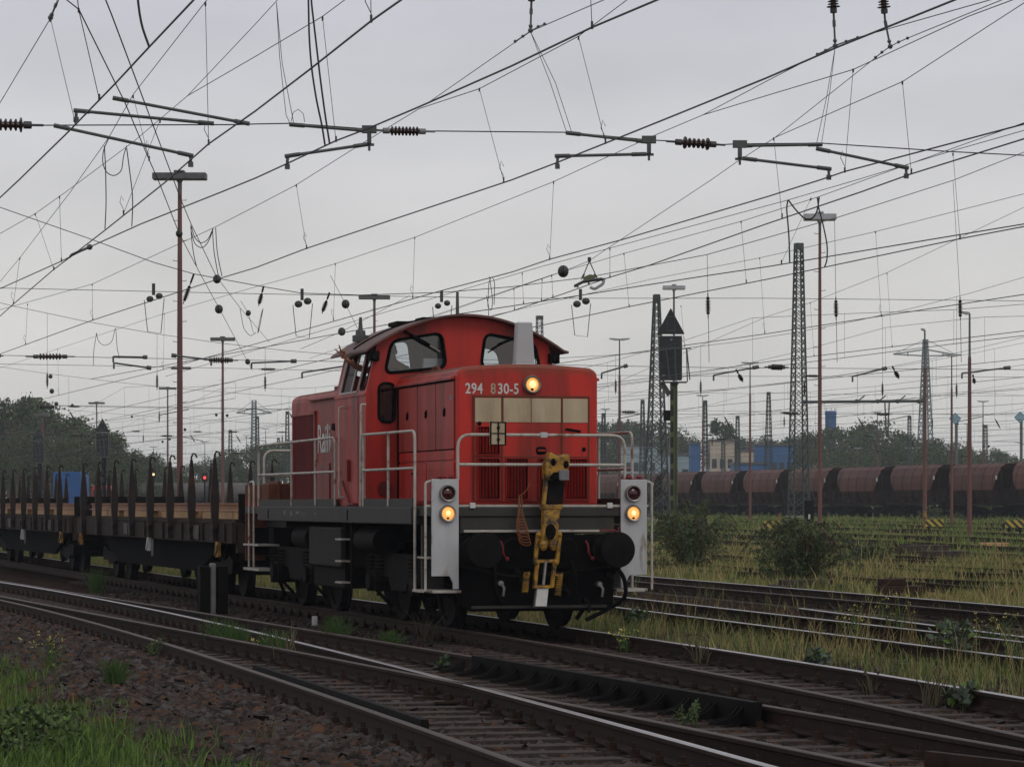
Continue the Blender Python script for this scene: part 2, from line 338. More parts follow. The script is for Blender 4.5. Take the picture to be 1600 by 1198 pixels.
# ---- lamp boards with two lamps each
for sg in (-1, 1):
    x0, x1 = (-1.425, -1.07) if sg < 0 else (1.09, 1.445)
    zt = 1.945; zb = .715
    o = [(x0, zt), (x1, zt), (x1, .55), (x1 - .075, .55), (x1 - .075, zb - .09), (x1 - .12, zb), (x0, zb)] if sg < 0 else [(x0, zt), (x1, zt), (x1, zb), (x0 + .12, zb), (x0 + .075, zb - .09), (x0 + .075, .55), (x0, .55)]
    b = MB(); b.prism(o, -.03, .0); bd = lp('lamp_board', b, BOARD, bevel=.006)
    cx = (x0 + x1) / 2 + (.025 if sg < 0 else -.02)
    for z, lit in ((1.765, 0), (1.51, 1)):
        b = MB()
        b.lathe((cx, -.02, z), (cx, -.10, z), [(0, .108), (.6, .108), (1, .098), (.95, .086), (.3, .084)], 28, 0, caps=False)
        if lit:
            b.lathe((cx, -.05, z), (cx, -.092, z), [(0, .086), (.5, .075), (.9, .045), (1, .01)], 24, 1)
            b.ball((cx, -.07, z), (.045, .03, .045), 14, 2); b.ball((cx - .005, -.088, z - .062), (.02, .015, .014), 8, 3)
        else: b.lathe((cx, -.05, z), (cx, -.085, z), [(0, .086), (.6, .07), (1, .02)], 24, 1)
        b.build('headlight' if lit else 'tail_light', [CHROME, LAMP, LAMPC, BLACK] if lit else [CHROME, LENSR], bd, sm=True)
    b = MB(); b.ball((x0 + .12, .0, 1.97), (.05, .05, .035), 8); b.box(x0 + .02, x0 + .3, -.01, .03, 1.94, 1.958); b.ball((x0 + .26, .0, 1.97), (.04, .04, .03), 8)
    b.build('board_bracket', REDD, bd)
    # steps and grab irons beside the board
    xo = -1.43 if sg < 0 else 1.45
    for u0, s2 in ((0, 1),):
        b = MB(); b.box(min(xo - sg * .02, xo - sg * .40), max(xo - sg * .02, xo - sg * .40), .0, .72, .50, .535)
        b.prism([(xo, .535), (xo + sg * .06, .50), (xo + sg * .06, .535)], .14, .72)
        b.box(min(xo, xo - sg * .36), max(xo, xo - sg * .36), .1, .7, .93, .955)
        lp('step', b, RAILW, bevel=.004)
        b = MB(); b.box(min(xo - sg * .05, xo - sg * .33), max(xo - sg * .05, xo - sg * .33), .62, .70, .5, 1.36)
        lp('step_plate', b, FRAME)
    b = MB(); b.tube(fillet([(xo - sg * .0, -.0, 1.92), (xo + sg * .07, .0, 1.90), (xo + sg * .07, .0, .53)], .08), .017, 8); lp('grab_iron', b, RAILW, sm=True)
# rear steps and handrails
for sg in (-1, 1):
    b = MB(); b.box(min(sg * 1.1, sg * 1.45), max(sg * 1.1, sg * 1.45), 10.95, LEN, .55, .59); b.box(min(sg * 1.1, sg * 1.45), max(sg * 1.1, sg * 1.45), 11.0, LEN, .95, .98); lp('step', b, RAILW)
    b = MB(); b.tube(fillet([(sg * 1.43, 11.85, .6), (sg * 1.43, 11.85, 1.98), (sg * 1.43, 11.45, 2.0), (sg * 1.43, 11.45, .6)], .12), .017, 8); lp('grab_iron', b, RAILW, sm=True)
    b = MB(); b.box(sg * 1.24 - .17, sg * 1.24 + .17, LEN, LEN + .03, .7, 1.94); lp('lamp_board', b, RUSTY)
# ---- handrails along the running board and across the front
def rail_part(paths, r=.019):
    b = MB()
    for p in paths: b.tube(p, r, 8)
    return lp('handrail', b, RAILW, sm=True)
for sg in (-1, 1):
    x = sg * 1.47
    rail_part([fillet([(x, 3.7, 1.60), (x, 3.7, 2.58), (x, .66, 2.57), (x, .66, .52)], .13), [(x, 3.7, 2.09), (x, .66, 2.09)], [(x, 2.1, 1.6), (x, 2.1, 2.57)], [(x, 3.55, 1.6), (x, 3.55, 2.57)]])
    rail_part([fillet([(x, 5.3, 1.60), (x, 5.3, 2.58), (x, 10.85, 2.56), (x, 10.85, 1.6)], .16), [(x, 5.3, 2.09), (x, 10.85, 2.09)], [(x, 6.6, 1.6), (x, 6.6, 2.57)], [(x, 8.3, 1.6), (x, 8.3, 2.57)]])
    b = MB(); b.box(min(x, x - sg * .05), max(x, x - sg * .05), .8, 3.7, 1.592, 1.70); b.box(min(x, x - sg * .05), max(x, x - sg * .05), 5.3, 10.85, 1.592, 1.70); lp('toe_board', b, FRAME)
    for u in (3.6, 4.95): rail_part([fillet([(sg * 1.42, u, 1.72), (sg * 1.49, u, 1.72), (sg * 1.49, u, 3.0), (sg * 1.42, u, 3.0)], .06)], .016)
rail_part([fillet([(-1.07, .02, 1.94), (-1.07, .02, 2.51), (1.16, .02, 2.51), (1.16, .02, 1.94)], .17), [(-1.07, .02, 2.13), (1.16, .02, 2.13)]], .02)
rail_part([fillet([(-1.1, LEN, 1.6), (-1.1, LEN, 2.51), (1.1, LEN, 2.51), (1.1, LEN, 1.6)], .17), [(-1.1, LEN, 2.1), (1.1, LEN, 2.1)]], .02)
b = MB(); b.box(.02, .11, -.015, .045, 2.475, 2.545); lp('handrail_clip', b, BOARD, bevel=.006)
b = MB(); b.box(-.655, -.445, -.02, .01, 2.375, 2.675, 0)
for v in (-.65, -.55, -.455): b.box(v - .008, v + .012, -.026, -.02, 2.375, 2.675, 1)
for z in (2.375, 2.52, 2.66): b.box(-.655, -.445, -.0265, -.0205, z, z + .014, 1)
b.ball((-.548, -.03, 2.60), (.022, .01, .022), 8, 1); b.ball((-.548, -.03, 2.45), (.022, .01, .022), 8, 1)
lp('marker_plate', b, [CREAM, DARK])
# ---- hoods
def hood_outline(hw, zs, zc_):
    pts = [(-hw, 1.60), (hw, 1.60)]
    top = [(hw * math.cos(q), 0) for q in ()]
    a = []
    for k in range(13):
        v = hw - .10 - (2 * hw - .20) * k / 12; a.append((v, zc_ - (zc_ - zs) * .55 * (v / hw) ** 2))
    return pts + rpoly([(hw, zs - .12), (hw, a[0][1]), a[0]], .14)[6:10][:0] + [(hw, zs - .07), (hw - .012, zs - .01), (hw - .045, zs + .025)] + a + [(-hw + .045, zs + .025), (-hw + .012, zs - .01), (-hw, zs - .07)]
ho = hood_outline(.95, 3.34, 3.437)
b = MB()                                                        # front hood: shell with a recess in the front
b.prism(ho, .5, 3.72)
fh = lp('front_hood', b, HOODR, bevel=.045, seg=3)
b = MB(); b.prism([(v * .995, z + .004) for v, z in ho[2:]], .60, 3.70); b.build('hood_top', RUSTY, fh)
for sg in (-1, 1):
    b = MB(); x = sg * .95
    b.prism([(x, 3.245), (x + sg * .055, 3.235), (x + sg * .055, 3.265), (x, 3.285)], .62, 3.68); b.build('rain_strip', REDF, fh)
    b = MB(); b.box(min(x, x + sg * .004), max(x, x + sg * .004), .60, 3.6, 2.30, 3.243); b.box(min(x, x + sg * .006), max(x, x + sg * .006), 3.54, 3.695, 1.62, 3.24); b.build('door_recess', BLACK, fh)
    for u0, u1 in ((.61, 1.49), (1.53, 2.48), (2.52, 3.52)):
        b = MB(); b.box(min(x, x + sg * .022), max(x, x + sg * .022), u0, u1, 2.34, 3.21); d = b.build('hood_door', REDF, fh, bevel=.006)
        b = MB(); um = (u0 + u1) / 2; b.ball((x + sg * .022, um, 2.83), (.012, .05, .06), 10); b.bar((x + sg * .035, um, 2.86), (x + sg * .035, um, 2.77), .02, .02); b.build('door_handle', BLACK, d)
    b = MB(); b.box(min(x, x + sg * .018), max(x, x + sg * .018), .61, 3.52, 2.20, 2.325); b.box(min(x, x + sg * .02), max(x, x + sg * .02), .61, 2.0, 1.66, 2.175); b.box(min(x, x + sg * .02), max(x, x + sg * .02), 2.04, 3.52, 1.66, 2.175); b.build('lower_panel', RED, fh, bevel=.006)
    b = MB()
    for k in range(5): b.box(min(x + sg * .02, x + sg * .026), max(x + sg * .02, x + sg * .026), 2.5 + k * .07, 2.55 + k * .07, 2.03, 2.05)
    b.box(min(x + sg * .02, x + sg * .03), max(x + sg * .02, x + sg * .03), .95, 1.15, 1.86, 1.98); b.build('vent_slot', BLACK, fh)
    b = MB(); b.box(min(x + sg * .022, x + sg * .026), max(x + sg * .022, x + sg * .026), .66, .78, 2.98, 3.03); b.build('data_plate', INSG, fh)
# front face details
fu = .5
b = MB(); b.box(-.735, .815, fu - .022, fu - .002, 1.66, 3.02); b.build('front_panel', RED, fh, bevel=.004)
b = MB()
for z0, z1 in ((3.008, 3.03),): b.box(-.745, .825, fu - .034, fu - .023, z0, z1)
for v in (-.742, -.362, .44, .805): b.box(v, v + .018, fu - .036, fu - .023, 1.66, 3.008)
b.box(.030, .036, fu - .025, fu - .0225, 1.66, 3.0); b.box(-.735, .815, fu - .028, fu - .023, 2.232, 2.244)
b.build('panel_frame', RUSTY, fh)
for v0, v1 in ((-.718, -.37), (-.338, .028), (.038, .434), (.464, .80)):
    b = MB(); b.box(v0, v1, fu - .030, fu - .0225, 2.685, 2.995); b.build('cream_band', CREAM, fh)
def louvre(v0, v1, z0, z1):
    b = MB(); b.box(v0, v1, fu - .026, fu - .0225, z0, z1, 0); n = int((v1 - v0) / .042)
    for k in range(n):
        a = v0 + .012 + (v1 - v0 - .02) * k / n; b.prism([(a, 0), (a + .018, -.035), (a + .022, -.03), (a + .012, 0)], z0 + .015, z1 - .015, 1, lambda p, q, d: (p, fu - .026 + q, d))
    b.box(v0 - .012, v0, fu - .06, fu - .0225, z0, z1, 1); b.box(v1, v1 + .012, fu - .06, fu - .0225, z0, z1, 1); b.box(v0 - .012, v1 + .012, fu - .06, fu - .0225, z1, z1 + .012, 1); b.box(v0 - .012, v1 + .012, fu - .06, fu - .0225, z0 - .012, z0, 1)
    b.build('louvre', [BLACK, LOUV], fh)
louvre(-.68, -.40, 2.27, 2.62); louvre(-.68, -.40, 1.70, 2.21); louvre(-.30, -.02, 1.70, 2.21); louvre(.14, .42, 1.70, 2.21); louvre(.48, .78, 1.70, 2.21)
b = MB(); b.prism(rpoly([(.10, 2.27), (.24, 2.27), (.24, 2.37), (.10, 2.37)], .045), fu - .03, fu - .022, 0); b.box(.12, .22, fu - .05, fu - .03, 2.31, 2.335, 1)
b.ball((-.66, fu - .03, 2.665), (.028, .02, .028), 10, 0); b.ball((.75, fu - .03, 2.34), (.028, .02, .028), 10, 0); b.bar((.50, fu - .035, 2.60), (.70, fu - .035, 2.57), .014, .03, 0)
b.build('door_latch', [BLACK, RED], fh)
b = MB(); b.lathe((.045, fu + .01, 3.173), (.045, fu - .09, 3.173), [(0, .122), (.55, .122), (1, .105), (.9, .09), (.4, .088)], 32, 0, caps=False)
b.lathe((.045, fu - .02, 3.173), (.045, fu - .075, 3.173), [(0, .09), (.5, .08), (.9, .045), (1, .01)], 28, 1); b.ball((.045, fu - .055, 3.173), (.055, .03, .055), 14, 2); b.ball((.035, fu - .072, 3.108), (.022, .012, .018), 8, 3)
b.build('headlight', [CHROME, LAMP, LAMPC, BLACK], fh, sm=True)
MF = lambda v, z: Matrix.Translation((v, fu - .006, z)) @ Matrix.Rotation(R(90), 4, 'X')
for txt, v, mm in (('294', -.845, WHITE), ('8', -.508, CREAM), ('30-5', -.413, WHITE)):
    lettering('fleet_number', txt, .190, mm, fh, MF(v, 3.052), 1.06, .80, .0035)
# antenna housing on the hood top
b = MB()
b.prism(rpoly([(-.125, -.085), (.125, -.085), (.125, .085), (-.125, .085)], .04), 0, 1, 0, lambda p, q, d: (.29 + p * (1.08 - .22 * d), 1.7 + q * (1.05 - .2 * d), 3.50 + .55 * d))
b.prism([(-.14, -.1), (.14, -.1), (.14, .1), (-.14, .1)], 3.40, 3.51, 0, lambda p, q, d: (.29 + p, 1.7 + q, d))
b.build('antenna_housing', GREYBOX, fh, bevel=.018, sm=True)
b = MB(); b.tube([(-.5, 3.0, 3.40), (-.5, 3.2, 3.50), (-.48, 3.5, 3.50), (-.4, 3.6, 3.42)], .03, 8); b.box(-.62, -.25, 3.1, 3.6, 3.40, 3.47); b.build('hood_pipe', RUSTY, fh)
# rear hood
ho2 = hood_outline(.95, 3.30, 3.40)
b = MB(); b.prism(ho2, 5.5, 10.84); rh = lp('rear_hood', b, REDF, bevel=.14, seg=4)
b = MB(); b.prism([(v * .995, z + .004) for v, z in ho2[2:]], 5.6, 10.6); b.build('hood_top', RUSTY, rh)
b = MB(); b.box(-.96, -.952, 8.95, 10.5, 1.66, 3.02, 0)
for k in range(13): b.prism([(-.955, 0), (-.975, .02), (-.97, .05)], 1.66, 3.02, 1, lambda p, q, d, k=k: (p, 9.0 + k * .115 + q, d))
for u0, u1, z0, z1 in ((8.9, 8.95, 1.62, 3.06), (10.5, 10.55, 1.62, 3.06), (8.9, 10.55, 3.02, 3.07), (8.9, 10.55, 1.6, 1.66)): b.box(-.985, -.951, u0, u1, z0, z1, 2)
b.build('radiator_grille', [BLACK, REDD, REDF], rh)
b = MB(); b.prism([(-.95, 3.235), (-1.02, 3.225), (-1.02, 3.255), (-.95, 3.275)], 6.0, 9.4); b.build('rain_strip', REDF, rh)
b = MB(); b.box(-.5, .5, 6.2, 8.6, 3.38, 3.47); b.lathe((0, 7.2, 3.4), (0, 7.2, 3.62), [(0, .18), (1, .16)], 14); b.box(-.6, -.2, 8.6, 9.2, 3.3, 3.46); b.build('exhaust_stack', RUSTY, rh)
lettering('lettering', 'Railion', .62, WHITE, rh, Matrix.Translation((-.957, 8.80, 2.42)) @ Matrix.Rotation(R(-90), 4, 'Z') @ Matrix.Rotation(R(90), 4, 'X'), 1.0, .86, .006)
b = MB(); b.box(-.975, -.951, 7.9, 8.8, 1.66, 2.25); b.box(-.97, -.951, 6.0, 7.8, 1.66, 3.15); b.build('access_panel', REDF, rh, bevel=.005)
# ---- cab
cab = empty('cab', (0, 0, 0)); cab.parent = loco
CU0, CU1 = 3.70, 5.60
def roofz(v): return 4.265 - .48 * (v / 1.4) ** 2
wall_top = [(v, roofz(v) - .035) for v in np.linspace(1.235, -1.235, 17)]
outl = [(-1.40, 1.6), (1.40, 1.6), (1.40, 3.15)] + wall_top + [(-1.40, 3.15)]
def winpts(s): return rpoly([(s * 1.13, 3.435), (s * .25, 3.53), (s * .315, 4.01), (s * 1.03, 3.885)], .12, 5)
oval = rpoly([(-1.215, 2.76), (-.985, 2.76), (-.985, 3.30), (-1.215, 3.30)], .115, 6)
b = MB(); b.plate(outl, [winpts(-1), winpts(1), oval], lambda a, z, d: (a, CU0 + d, z), .05)
cw = b.build('cab_front_wall', RED, cab)
b = MB(); b.plate(outl, [winpts(-1), winpts(1)], lambda a, z, d: (a, CU1 - d, z), .05); b.build('cab_rear_wall', RED, cab)
sl = math.hypot(.165, .67)
def side(sg): return lambda u, s, d: (sg * (1.40 - .165 * s / sl) - sg * d * .97, u, 3.15 + .67 * s / sl - d * .24)
win_a = rpoly([(3.80, .07), (4.13, .07), (4.13, .60), (3.80, .60)], .07, 4); win_b = rpoly([(4.26, .05), (5.36, .05), (5.36, .61), (4.26, .61)], .05, 3)
for sg in (-1, 1):
    b = MB(); b.plate([(CU0 + .051, 0), (CU1 - .051, 0), (CU1 - .051, sl + .03), (CU0 + .051, sl + .03)], [win_a, win_b], side(sg), .04)
    b.box(min(sg * 1.40, sg * 1.36), max(sg * 1.40, sg * 1.36), CU0 + .051, CU1 - .051, 1.6, 3.15)
    b.box(min(sg * 1.415, sg * 1.40), max(sg * 1.415, sg * 1.40), CU0, CU1, 3.13, 3.16)
    b.build('cab_side_wall', REDF, cab)
    b = MB(); b.box(min(sg * 1.408, sg * 1.401), max(sg * 1.408, sg * 1.401), 4.15, 4.85, 1.65, 3.12); d = b.build('cab_door', REDF, cab, bevel=.005)
    f = side(sg)
    for nm, wp, gl in (('quarter_light', win_a, GLASS), ('side_window', win_b, GLASS)):
        b = MB(); pts = [f(u, s, .005) for u, s in wp]; b.tube(pts + pts[:1], .018, 6)
        if nm == 'side_window': b.tube([f(4.72, .05, .02), f(4.72, .61, .02)], .018, 6)
        w_ = b.build(nm, DARK if nm == 'quarter_light' else CHROME, cab, sm=True)
        b = MB(); n0 = len(wp)
        if nm == 'side_window': wp = [(4.73, .05), (5.36, .05), (5.36, .61), (4.73, .61)]; n0 = 4   # slid open at the front
        b.add([f(u, s, .02) for u, s in wp], [tuple(range(n0))]); b.build('glass', gl, w_)
    b = MB(); b.box(sg * 1.30 - .07, sg * 1.30 + .07, CU0 - .12, CU0 + .02, 3.60, 3.74); b.lathe((sg * 1.30, CU0 - .12, 3.67), (sg * 1.30, CU0 - .15, 3.67), [(0, .06), (1, .05)], 12); b.build('cab_lamp', DARK, cab, bevel=.01)
for u, par in ((CU0, -1), (CU1, 1)):
    for s in (-1, 1):
        wp = winpts(s); b = MB(); pts = [(a, u + par * .004, z) for a, z in wp]; b.tube(pts + pts[:1], .024, 6); w_ = b.build('windscreen', BLACK, cab, sm=True)
        b = MB(); b.add([(a, u - par * .025, z) for a, z in wp], [tuple(range(len(wp)))]); b.build('glass', GLASS, w_)
b = MB(); pts = [(a, CU0 - .004, z) for a, z in oval]; b.tube(pts + pts[:1], .02, 6); w_ = b.build('oval_window', BLACK, cab, sm=True)
b = MB(); b.add([(a, CU0 + .02, z) for a, z in oval], [tuple(range(len(oval)))]); b.build('glass', GLASSD, w_)
b = MB(); b.tube([(-.86, CU0 - .05, 4.02), (-.50, CU0 - .05, 3.83)], .022, 6, 0); b.tube([(-.55, CU0 - .05, 3.855), (-.35, CU0 - .05, 3.74)], .013, 6, 1); b.build('wiper', [BLACK, CHROME], cab)
b = MB(); b.tube([(.86, CU0 - .05, 4.0), (.52, CU0 - .05, 3.86)], .016, 6, 0); b.tube([(.58, CU0 - .05, 3.885), (.34, CU0 - .05, 3.74)], .010, 6, 1); b.build('wiper', [BLACK, DARK], cab)
b = MB(); b.lathe((-1.13, CU0 - .01, 1.84), (-1.13, CU0 - .03, 1.84), [(0, .105), (1, .10)], 20)
for k in range(5): b.box(-1.21, -1.05, CU0 - .04, CU0 - .03, 1.77 + k * .03, 1.783 + k * .03)
b.build('round_vent', REDD, cab)
b = MB()                                                        # roof sheet with drooping eaves
tp = [(v, roofz(v)) for v in np.linspace(-1.4, 1.4, 29)]; tp = [(-1.44, roofz(1.4) - .035)] + tp + [(1.47, roofz(1.4) - .02)]
b.prism(tp + [(v, z - .03) for v, z in reversed(tp)], CU0 - .22, CU1 + .12)
rf = b.build('cab_roof', ROOF, cab)
b = MB(); s0 = [(v, roofz(v) + .003) for v in np.linspace(-1.38, 1.38, 25)]; b.prism(s0 + [(v, z + .02) for v, z in reversed(s0)], 4.5, 4.54); b.build('roof_seam', BLACK, rf)
b = MB(); b.box(-.72, -.25, 4.7, 5.2, 4.16, 4.225); b.box(-.5, -.2, 4.1, 4.5, 4.20, 4.25); b.build('roof_hatch', DARK, rf, bevel=.02)
b = MB(); b.lathe((-.02, 3.95, 4.25), (-.02, 3.95, 4.60), [(0, .035), (.1, .035), (.11, .026), (1, .02)], 10); b.build('antenna', ARM, rf, sm=True)
b = MB(); b.lathe((-1.12, 5.2, 3.95), (-1.12, 5.2, 4.30), [(0, .12), (.25, .12), (.27, .075), (.45, .07), (.47, .035), (1, .02)], 12); b.build('roof_horn', ARM, rf, sm=True)
# cab inside: floor, desk, rear cabinet
b = MB(); b.box(-1.35, 1.35, CU0 + .06, CU1 - .06, 2.1, 2.14, 0); b.box(-.55, .35, CU0 + .06, CU0 + .5, 2.14, 3.50, 1); b.box(-.52, -.25, CU0 + .2, CU0 + .26, 3.50, 3.66, 2); b.box(-.18, .5, CU1 - .35, CU1 - .07, 2.14, 4.05, 1)
b.build('cab_interior', [DARK, FRAME, GREYBOX], cab)
# exhaust-side bits between cab and rear hood
b = MB(); b.box(-1.32, -1.14, 5.68, 6.0, 2.15, 2.72); b.box(-1.36, -1.10, 5.64, 6.04, 2.70, 2.80); b.cyl((-1.22, 5.82, 1.6), (-1.22, 5.82, 2.2), .10, n=12); b.ball((-1.34, 5.8, 2.72), .05, 8); lp('filter_unit', b, BLACK, bevel=.015)
b = MB(); b.box(-1.48, -1.30, 4.15, 4.85, 1.62, 1.64); b.bar((-1.44, 4.95, 1.95), (-1.44, 4.5, 1.62), .03, .03); b.box(-1.46, -1.42, 4.6, 4.72, 1.95, 2.25); lp('door_step', b, REDD)
for s in (-1, 1): b = MB(); b.box(s * 1.08 - .02, s * 1.08 + .02, 11.1, 11.9, 1.6, 2.0); lp('end_cabinet', b, RUSTY, bevel=.01)
b = MB(); b.box(-1.25, -.85, 11.15, 11.7, 1.6, 1.96); lp('sand_box', b, RUSTY, bevel=.02)
# frame stencils
b = MB()
for u0, u1, z0, z1 in ((8.6, 8.75, 1.47, 1.53), (8.1, 8.25, 1.45, 1.52), (7.6, 7.85, 1.48, 1.52), (7.1, 7.5, 1.50, 1.505), (7.1, 7.5, 1.475, 1.48), (7.1, 7.5, 1.45, 1.455), (6.4, 6.5, 1.47, 1.5)): b.box(-1.503, -1.5005, u0, u1, z0, z1)
b.box(-1.504, -1.501, 9.9, 9.96, 1.40, 1.55, 1); b.box(-1.504, -1.501, 4.35, 4.42, 1.40, 1.55, 1)
lp('frame_stencil', b, [pm('faded_stencil', (.12, .12, .11)), BLACK])
# ---- under the frame
TNK = pm('tank_dark_grey', (.028, .026, .022), (.018, .016, .014), 2, .7, streak=3, spec=.15)  # darker mix of the frame grey for the tank
b = MB(); b.box(-1.42, 1.42, 5.15, 7.3, .72, 1.30); lp('fuel_tank', b, TNK, bevel=.03)
b = MB(); b.box(-1.35, 1.35, 5.2, 7.25, .42, .715); lp('battery_box', b, DARK, bevel=.02)
for sg in (-1, 1):
    b = MB()
    for z in (1.13, .82, .52): b.box(sg * 1.42 - .1, sg * 1.42 + .03, 4.68, 5.08, z - .012, z + .012, 0)
    b.box(sg * 1.36 - .02, sg * 1.36 + .02, 4.66, 4.70, .45, 1.36, 1); b.box(sg * 1.36 - .02, sg * 1.36 + .02, 5.06, 5.10, .45, 1.36, 1)
    lp('ladder', b, [RAILW, DARK])
    b = MB(); b.cyl((sg * 1.25, 3.2, 1.12), (sg * 1.25, 4.4, 1.12), .17, n=14); lp('air_tank', b, DARK, sm=True)
    b = MB(); b.cyl((sg * 1.25, 7.6, 1.12), (sg * 1.25, 8.6, 1.12), .17, n=14); lp('air_tank', b, DARK, sm=True)
def wheel(par, v, u):
    b = MB(); sg = 1 if v > 0 else -1
    b.lathe((v - sg * .09, u, .55), (v + sg * .06, u, .55), [(0, .585), (.2, .585), (.25, .553), (.9, .548), (1, .53), (.95, .46), (.7, .44), (.7, .17), (1.1, .15), (1.1, .02)], 36); return b.build('wheel', DARK, par, sm=True)
for uc in (2.8, 9.45):
    bg_ = empty('bogie', (0, 0, 0)); bg_.parent = loco
    b = MB()
    for sg in (-1, 1):
        x0, x1 = sg * 1.02, sg * 1.16; a, c_ = min(x0, x1), max(x0, x1)
        b.prism([(uc - 1.9, .85), (uc - 1.7, .95), (uc + 1.7, .95), (uc + 1.9, .85), (uc + 1.8, .68), (uc + .6, .62), (uc + .4, .45), (uc - .4, .45), (uc - .6, .62), (uc - 1.8, .68)], a, c_, 0, lambda p, q, d: (d, p, q))
    b.box(-.95, .95, uc - .4, uc + .4, .55, .9); b.box(-1.1, 1.1, uc - 1.95, uc - 1.8, .6, .85); b.box(-1.1, 1.1, uc + 1.8, uc + 1.95, .6, .85); b.build('bogie_frame', DARK, bg_, bevel=.01)
    for du in (-1.25, 1.2):
        for sg in (-1, 1):
            wheel(bg_, sg * .75, uc + du)
            b = MB(); b.box(sg * 1.12 - .11, sg * 1.12 + .11, uc + du - .17, uc + du + .17, .42, .70); b.cyl((sg * 1.18, uc + du, .55), (sg * 1.30, uc + du, .55), .13, n=14)
            for s2 in (-.28, .28):
                for k in range(7): b.cyl((sg * 1.18, uc + du + s2, .56 + k * .052), (sg * 1.18, uc + du + s2, .59 + k * .052), .085, n=10)
            b.build('axle_box', DARK, bg_)
            b = MB(); b.bar((sg * .75, uc + du - .62, .75), (sg * .75, uc + du - .6, .38), .09, .07); b.build('brake_block', DARK, bg_); b = MB(); b.tube([(sg * 1.05, uc + du + .5, .9), (sg * 1.1, uc + du + .62, .5), (sg * .8, uc + du + .62, .18)], .03, 6); b.build('brake_rod', DARK, bg_)
    b = MB()
    for du in (-1.25, 1.2): b.cyl((-.8, uc + du, .55), (.8, uc + du, .55), .09, n=12)
    b.build('axle', DARK, bg_)
for sg in (-1, 1):
    for u in (.45, 11.6): b = MB(); b.box(sg * .98 - .13, sg * .98 + .13, u - .2, u + .2, .72, 1.24); b.tube([(sg * .98, u, .75), (sg * .95, u + .25, .45), (sg * .78, u + .45, .12)], .03, 6); lp('sand_pipe', b, DARK)
# ---- yellow automatic shunting coupler, folded up against the beam
cp = empty('shunting_coupler', (0, 0, 0)); cp.parent = loco
def cz(s, w=0, o=0):   # along the leaning arm: s metres up from the foot
    return (-.055 + .215 * s / 1.75 + w, -.22 + .05 * s - o, .31 + s * .99)
def cbar(b, s0, s1, w0, w1, t, mi, o=0):
    A = [cz(s0, -w0 / 2, o), cz(s0, w0 / 2, o), cz(s1, w1 / 2, o), cz(s1, -w1 / 2, o)]
    b.add(A + [(x_, y_ + t, z_) for x_, y_, z_ in A], [(0, 1, 2, 3), (7, 6, 5, 4), (0, 4, 5, 1), (1, 5, 6, 2), (2, 6, 7, 3), (3, 7, 4, 0)], mi)
b = MB(); cbar(b, .02, .26, .15, .15, .05, 0, .05); cbar(b, .0, .27, .18, .18, .03, 1, .01); b.build('coupler_foot', [WHITE, ARM], cp, bevel=.006)
b = MB()
for w in (-.115, .115):
    for s0, s1, dw in ((.26, .62, 0), (.58, .96, .03 if w > 0 else -.03)):
        b.bar(cz(s0, w + dw, .06), cz(s1, w + dw, .06), .035, .05)
    b.ball(cz(.58, w * 1.15, .07), .04, 8); b.ball(cz(.94, w * 1.2, .07), .04, 8)
for s in (.27, .60): b.bar(cz(s, -.14, .05), cz(s, .14, .05), .03, .04)
b.bar(cz(.42, .12, .07), cz(.42, .22, .07), .03, .03); b.build('coupler_fork', YELLOW, cp, bevel=.004)
b = MB(); b.cyl(cz(.3, 0, .05), cz(.6, 0, .05), .02, n=8); b.build('coupler_piston', CHROME, cp)
b = MB()                                                        # forked neck
for w in (-.065, .065): cbar(b, .78, 1.0, .06, .06, .09, 0, .08); b.bar(cz(.78, w, .08), cz(1.08, w * .9, .08), .075, .09); b.ball(cz(.80, w, .09), (.055, .05, .07), 10)
cbar(b, 1.04, 1.28, .20, .23, .12, 0, .10); cbar(b, 1.26, 1.33, .27, .27, .16, 0, .11); b.build('coupler_neck', YELLOW, cp, bevel=.015)
b = MB(); b.ball(cz(.98, 0, .13), (.07, .04, .10), 10); b.build('coupler_socket', BLACK, cp)
b = MB(); cbar(b, 1.33, 1.72, .25, .27, .2, 0, .12); b.box(.12, .16, -.38, -.30, 1.95, 2.0); b.build('coupler_body', DARK, cp, bevel=.02)
b = MB(); cbar(b, 1.33, 1.66, .04, .04, .08, 0, .17); b.v = [(x_ - .135, y_, z_) for x_, y_, z_ in b.v]; b.build('coupler_rod', YELLOW, cp)
b = MB(); HD = [(-.155, 0), (-.165, .20), (-.12, .30), (-.10, .36), (-.02, .315), (.08, .325), (.165, .335), (.16, .22), (.115, .0), (.06, -.03), (.02, .04), (-.06, .05), (-.1, -.01)]
b.prism(HD, 0, .2, 0, lambda p, q, d: (cz(1.64)[0] + p, -.36 + d, cz(1.64)[2] + q)); hd = b.build('coupler_head', YELLOW, cp, bevel=.03, seg=3)
b = MB(); b.ball((.08, -.365, 2.16), (.035, .02, .05), 10); b.ball((.25, -.365, 2.13), (.035, .02, .05), 10); b.prism([(-.13, .02), (-.02, .0), (.02, .09), (-.06, .1)], -.37, -.355, 0, lambda p, q, d: (cz(1.64)[0] + p, d, cz(1.64)[2] + q)); b.build('head_hole', BLACK, hd)
b = MB(); b.box(.15, .28, -.40, -.37, 1.93, 2.06); b.build('coupler_plate', INSG, cp, bevel=.006)
for w, s0, s1 in ((-.235, .20, .46), (.205, .16, .44)):
    b = MB(); n = 11 * 9; b.tube([Vector(cz(s0 + (s1 - s0) * k / n, w, .05)) + Vector((.038 * math.cos(k * 2 * math.pi / 9), .038 * math.sin(k * 2 * math.pi / 9), 0)) for k in range(n)], .009, 5); b.build('coupler_spring', YELLOW, cp, sm=True)
b = MB(); pts = []
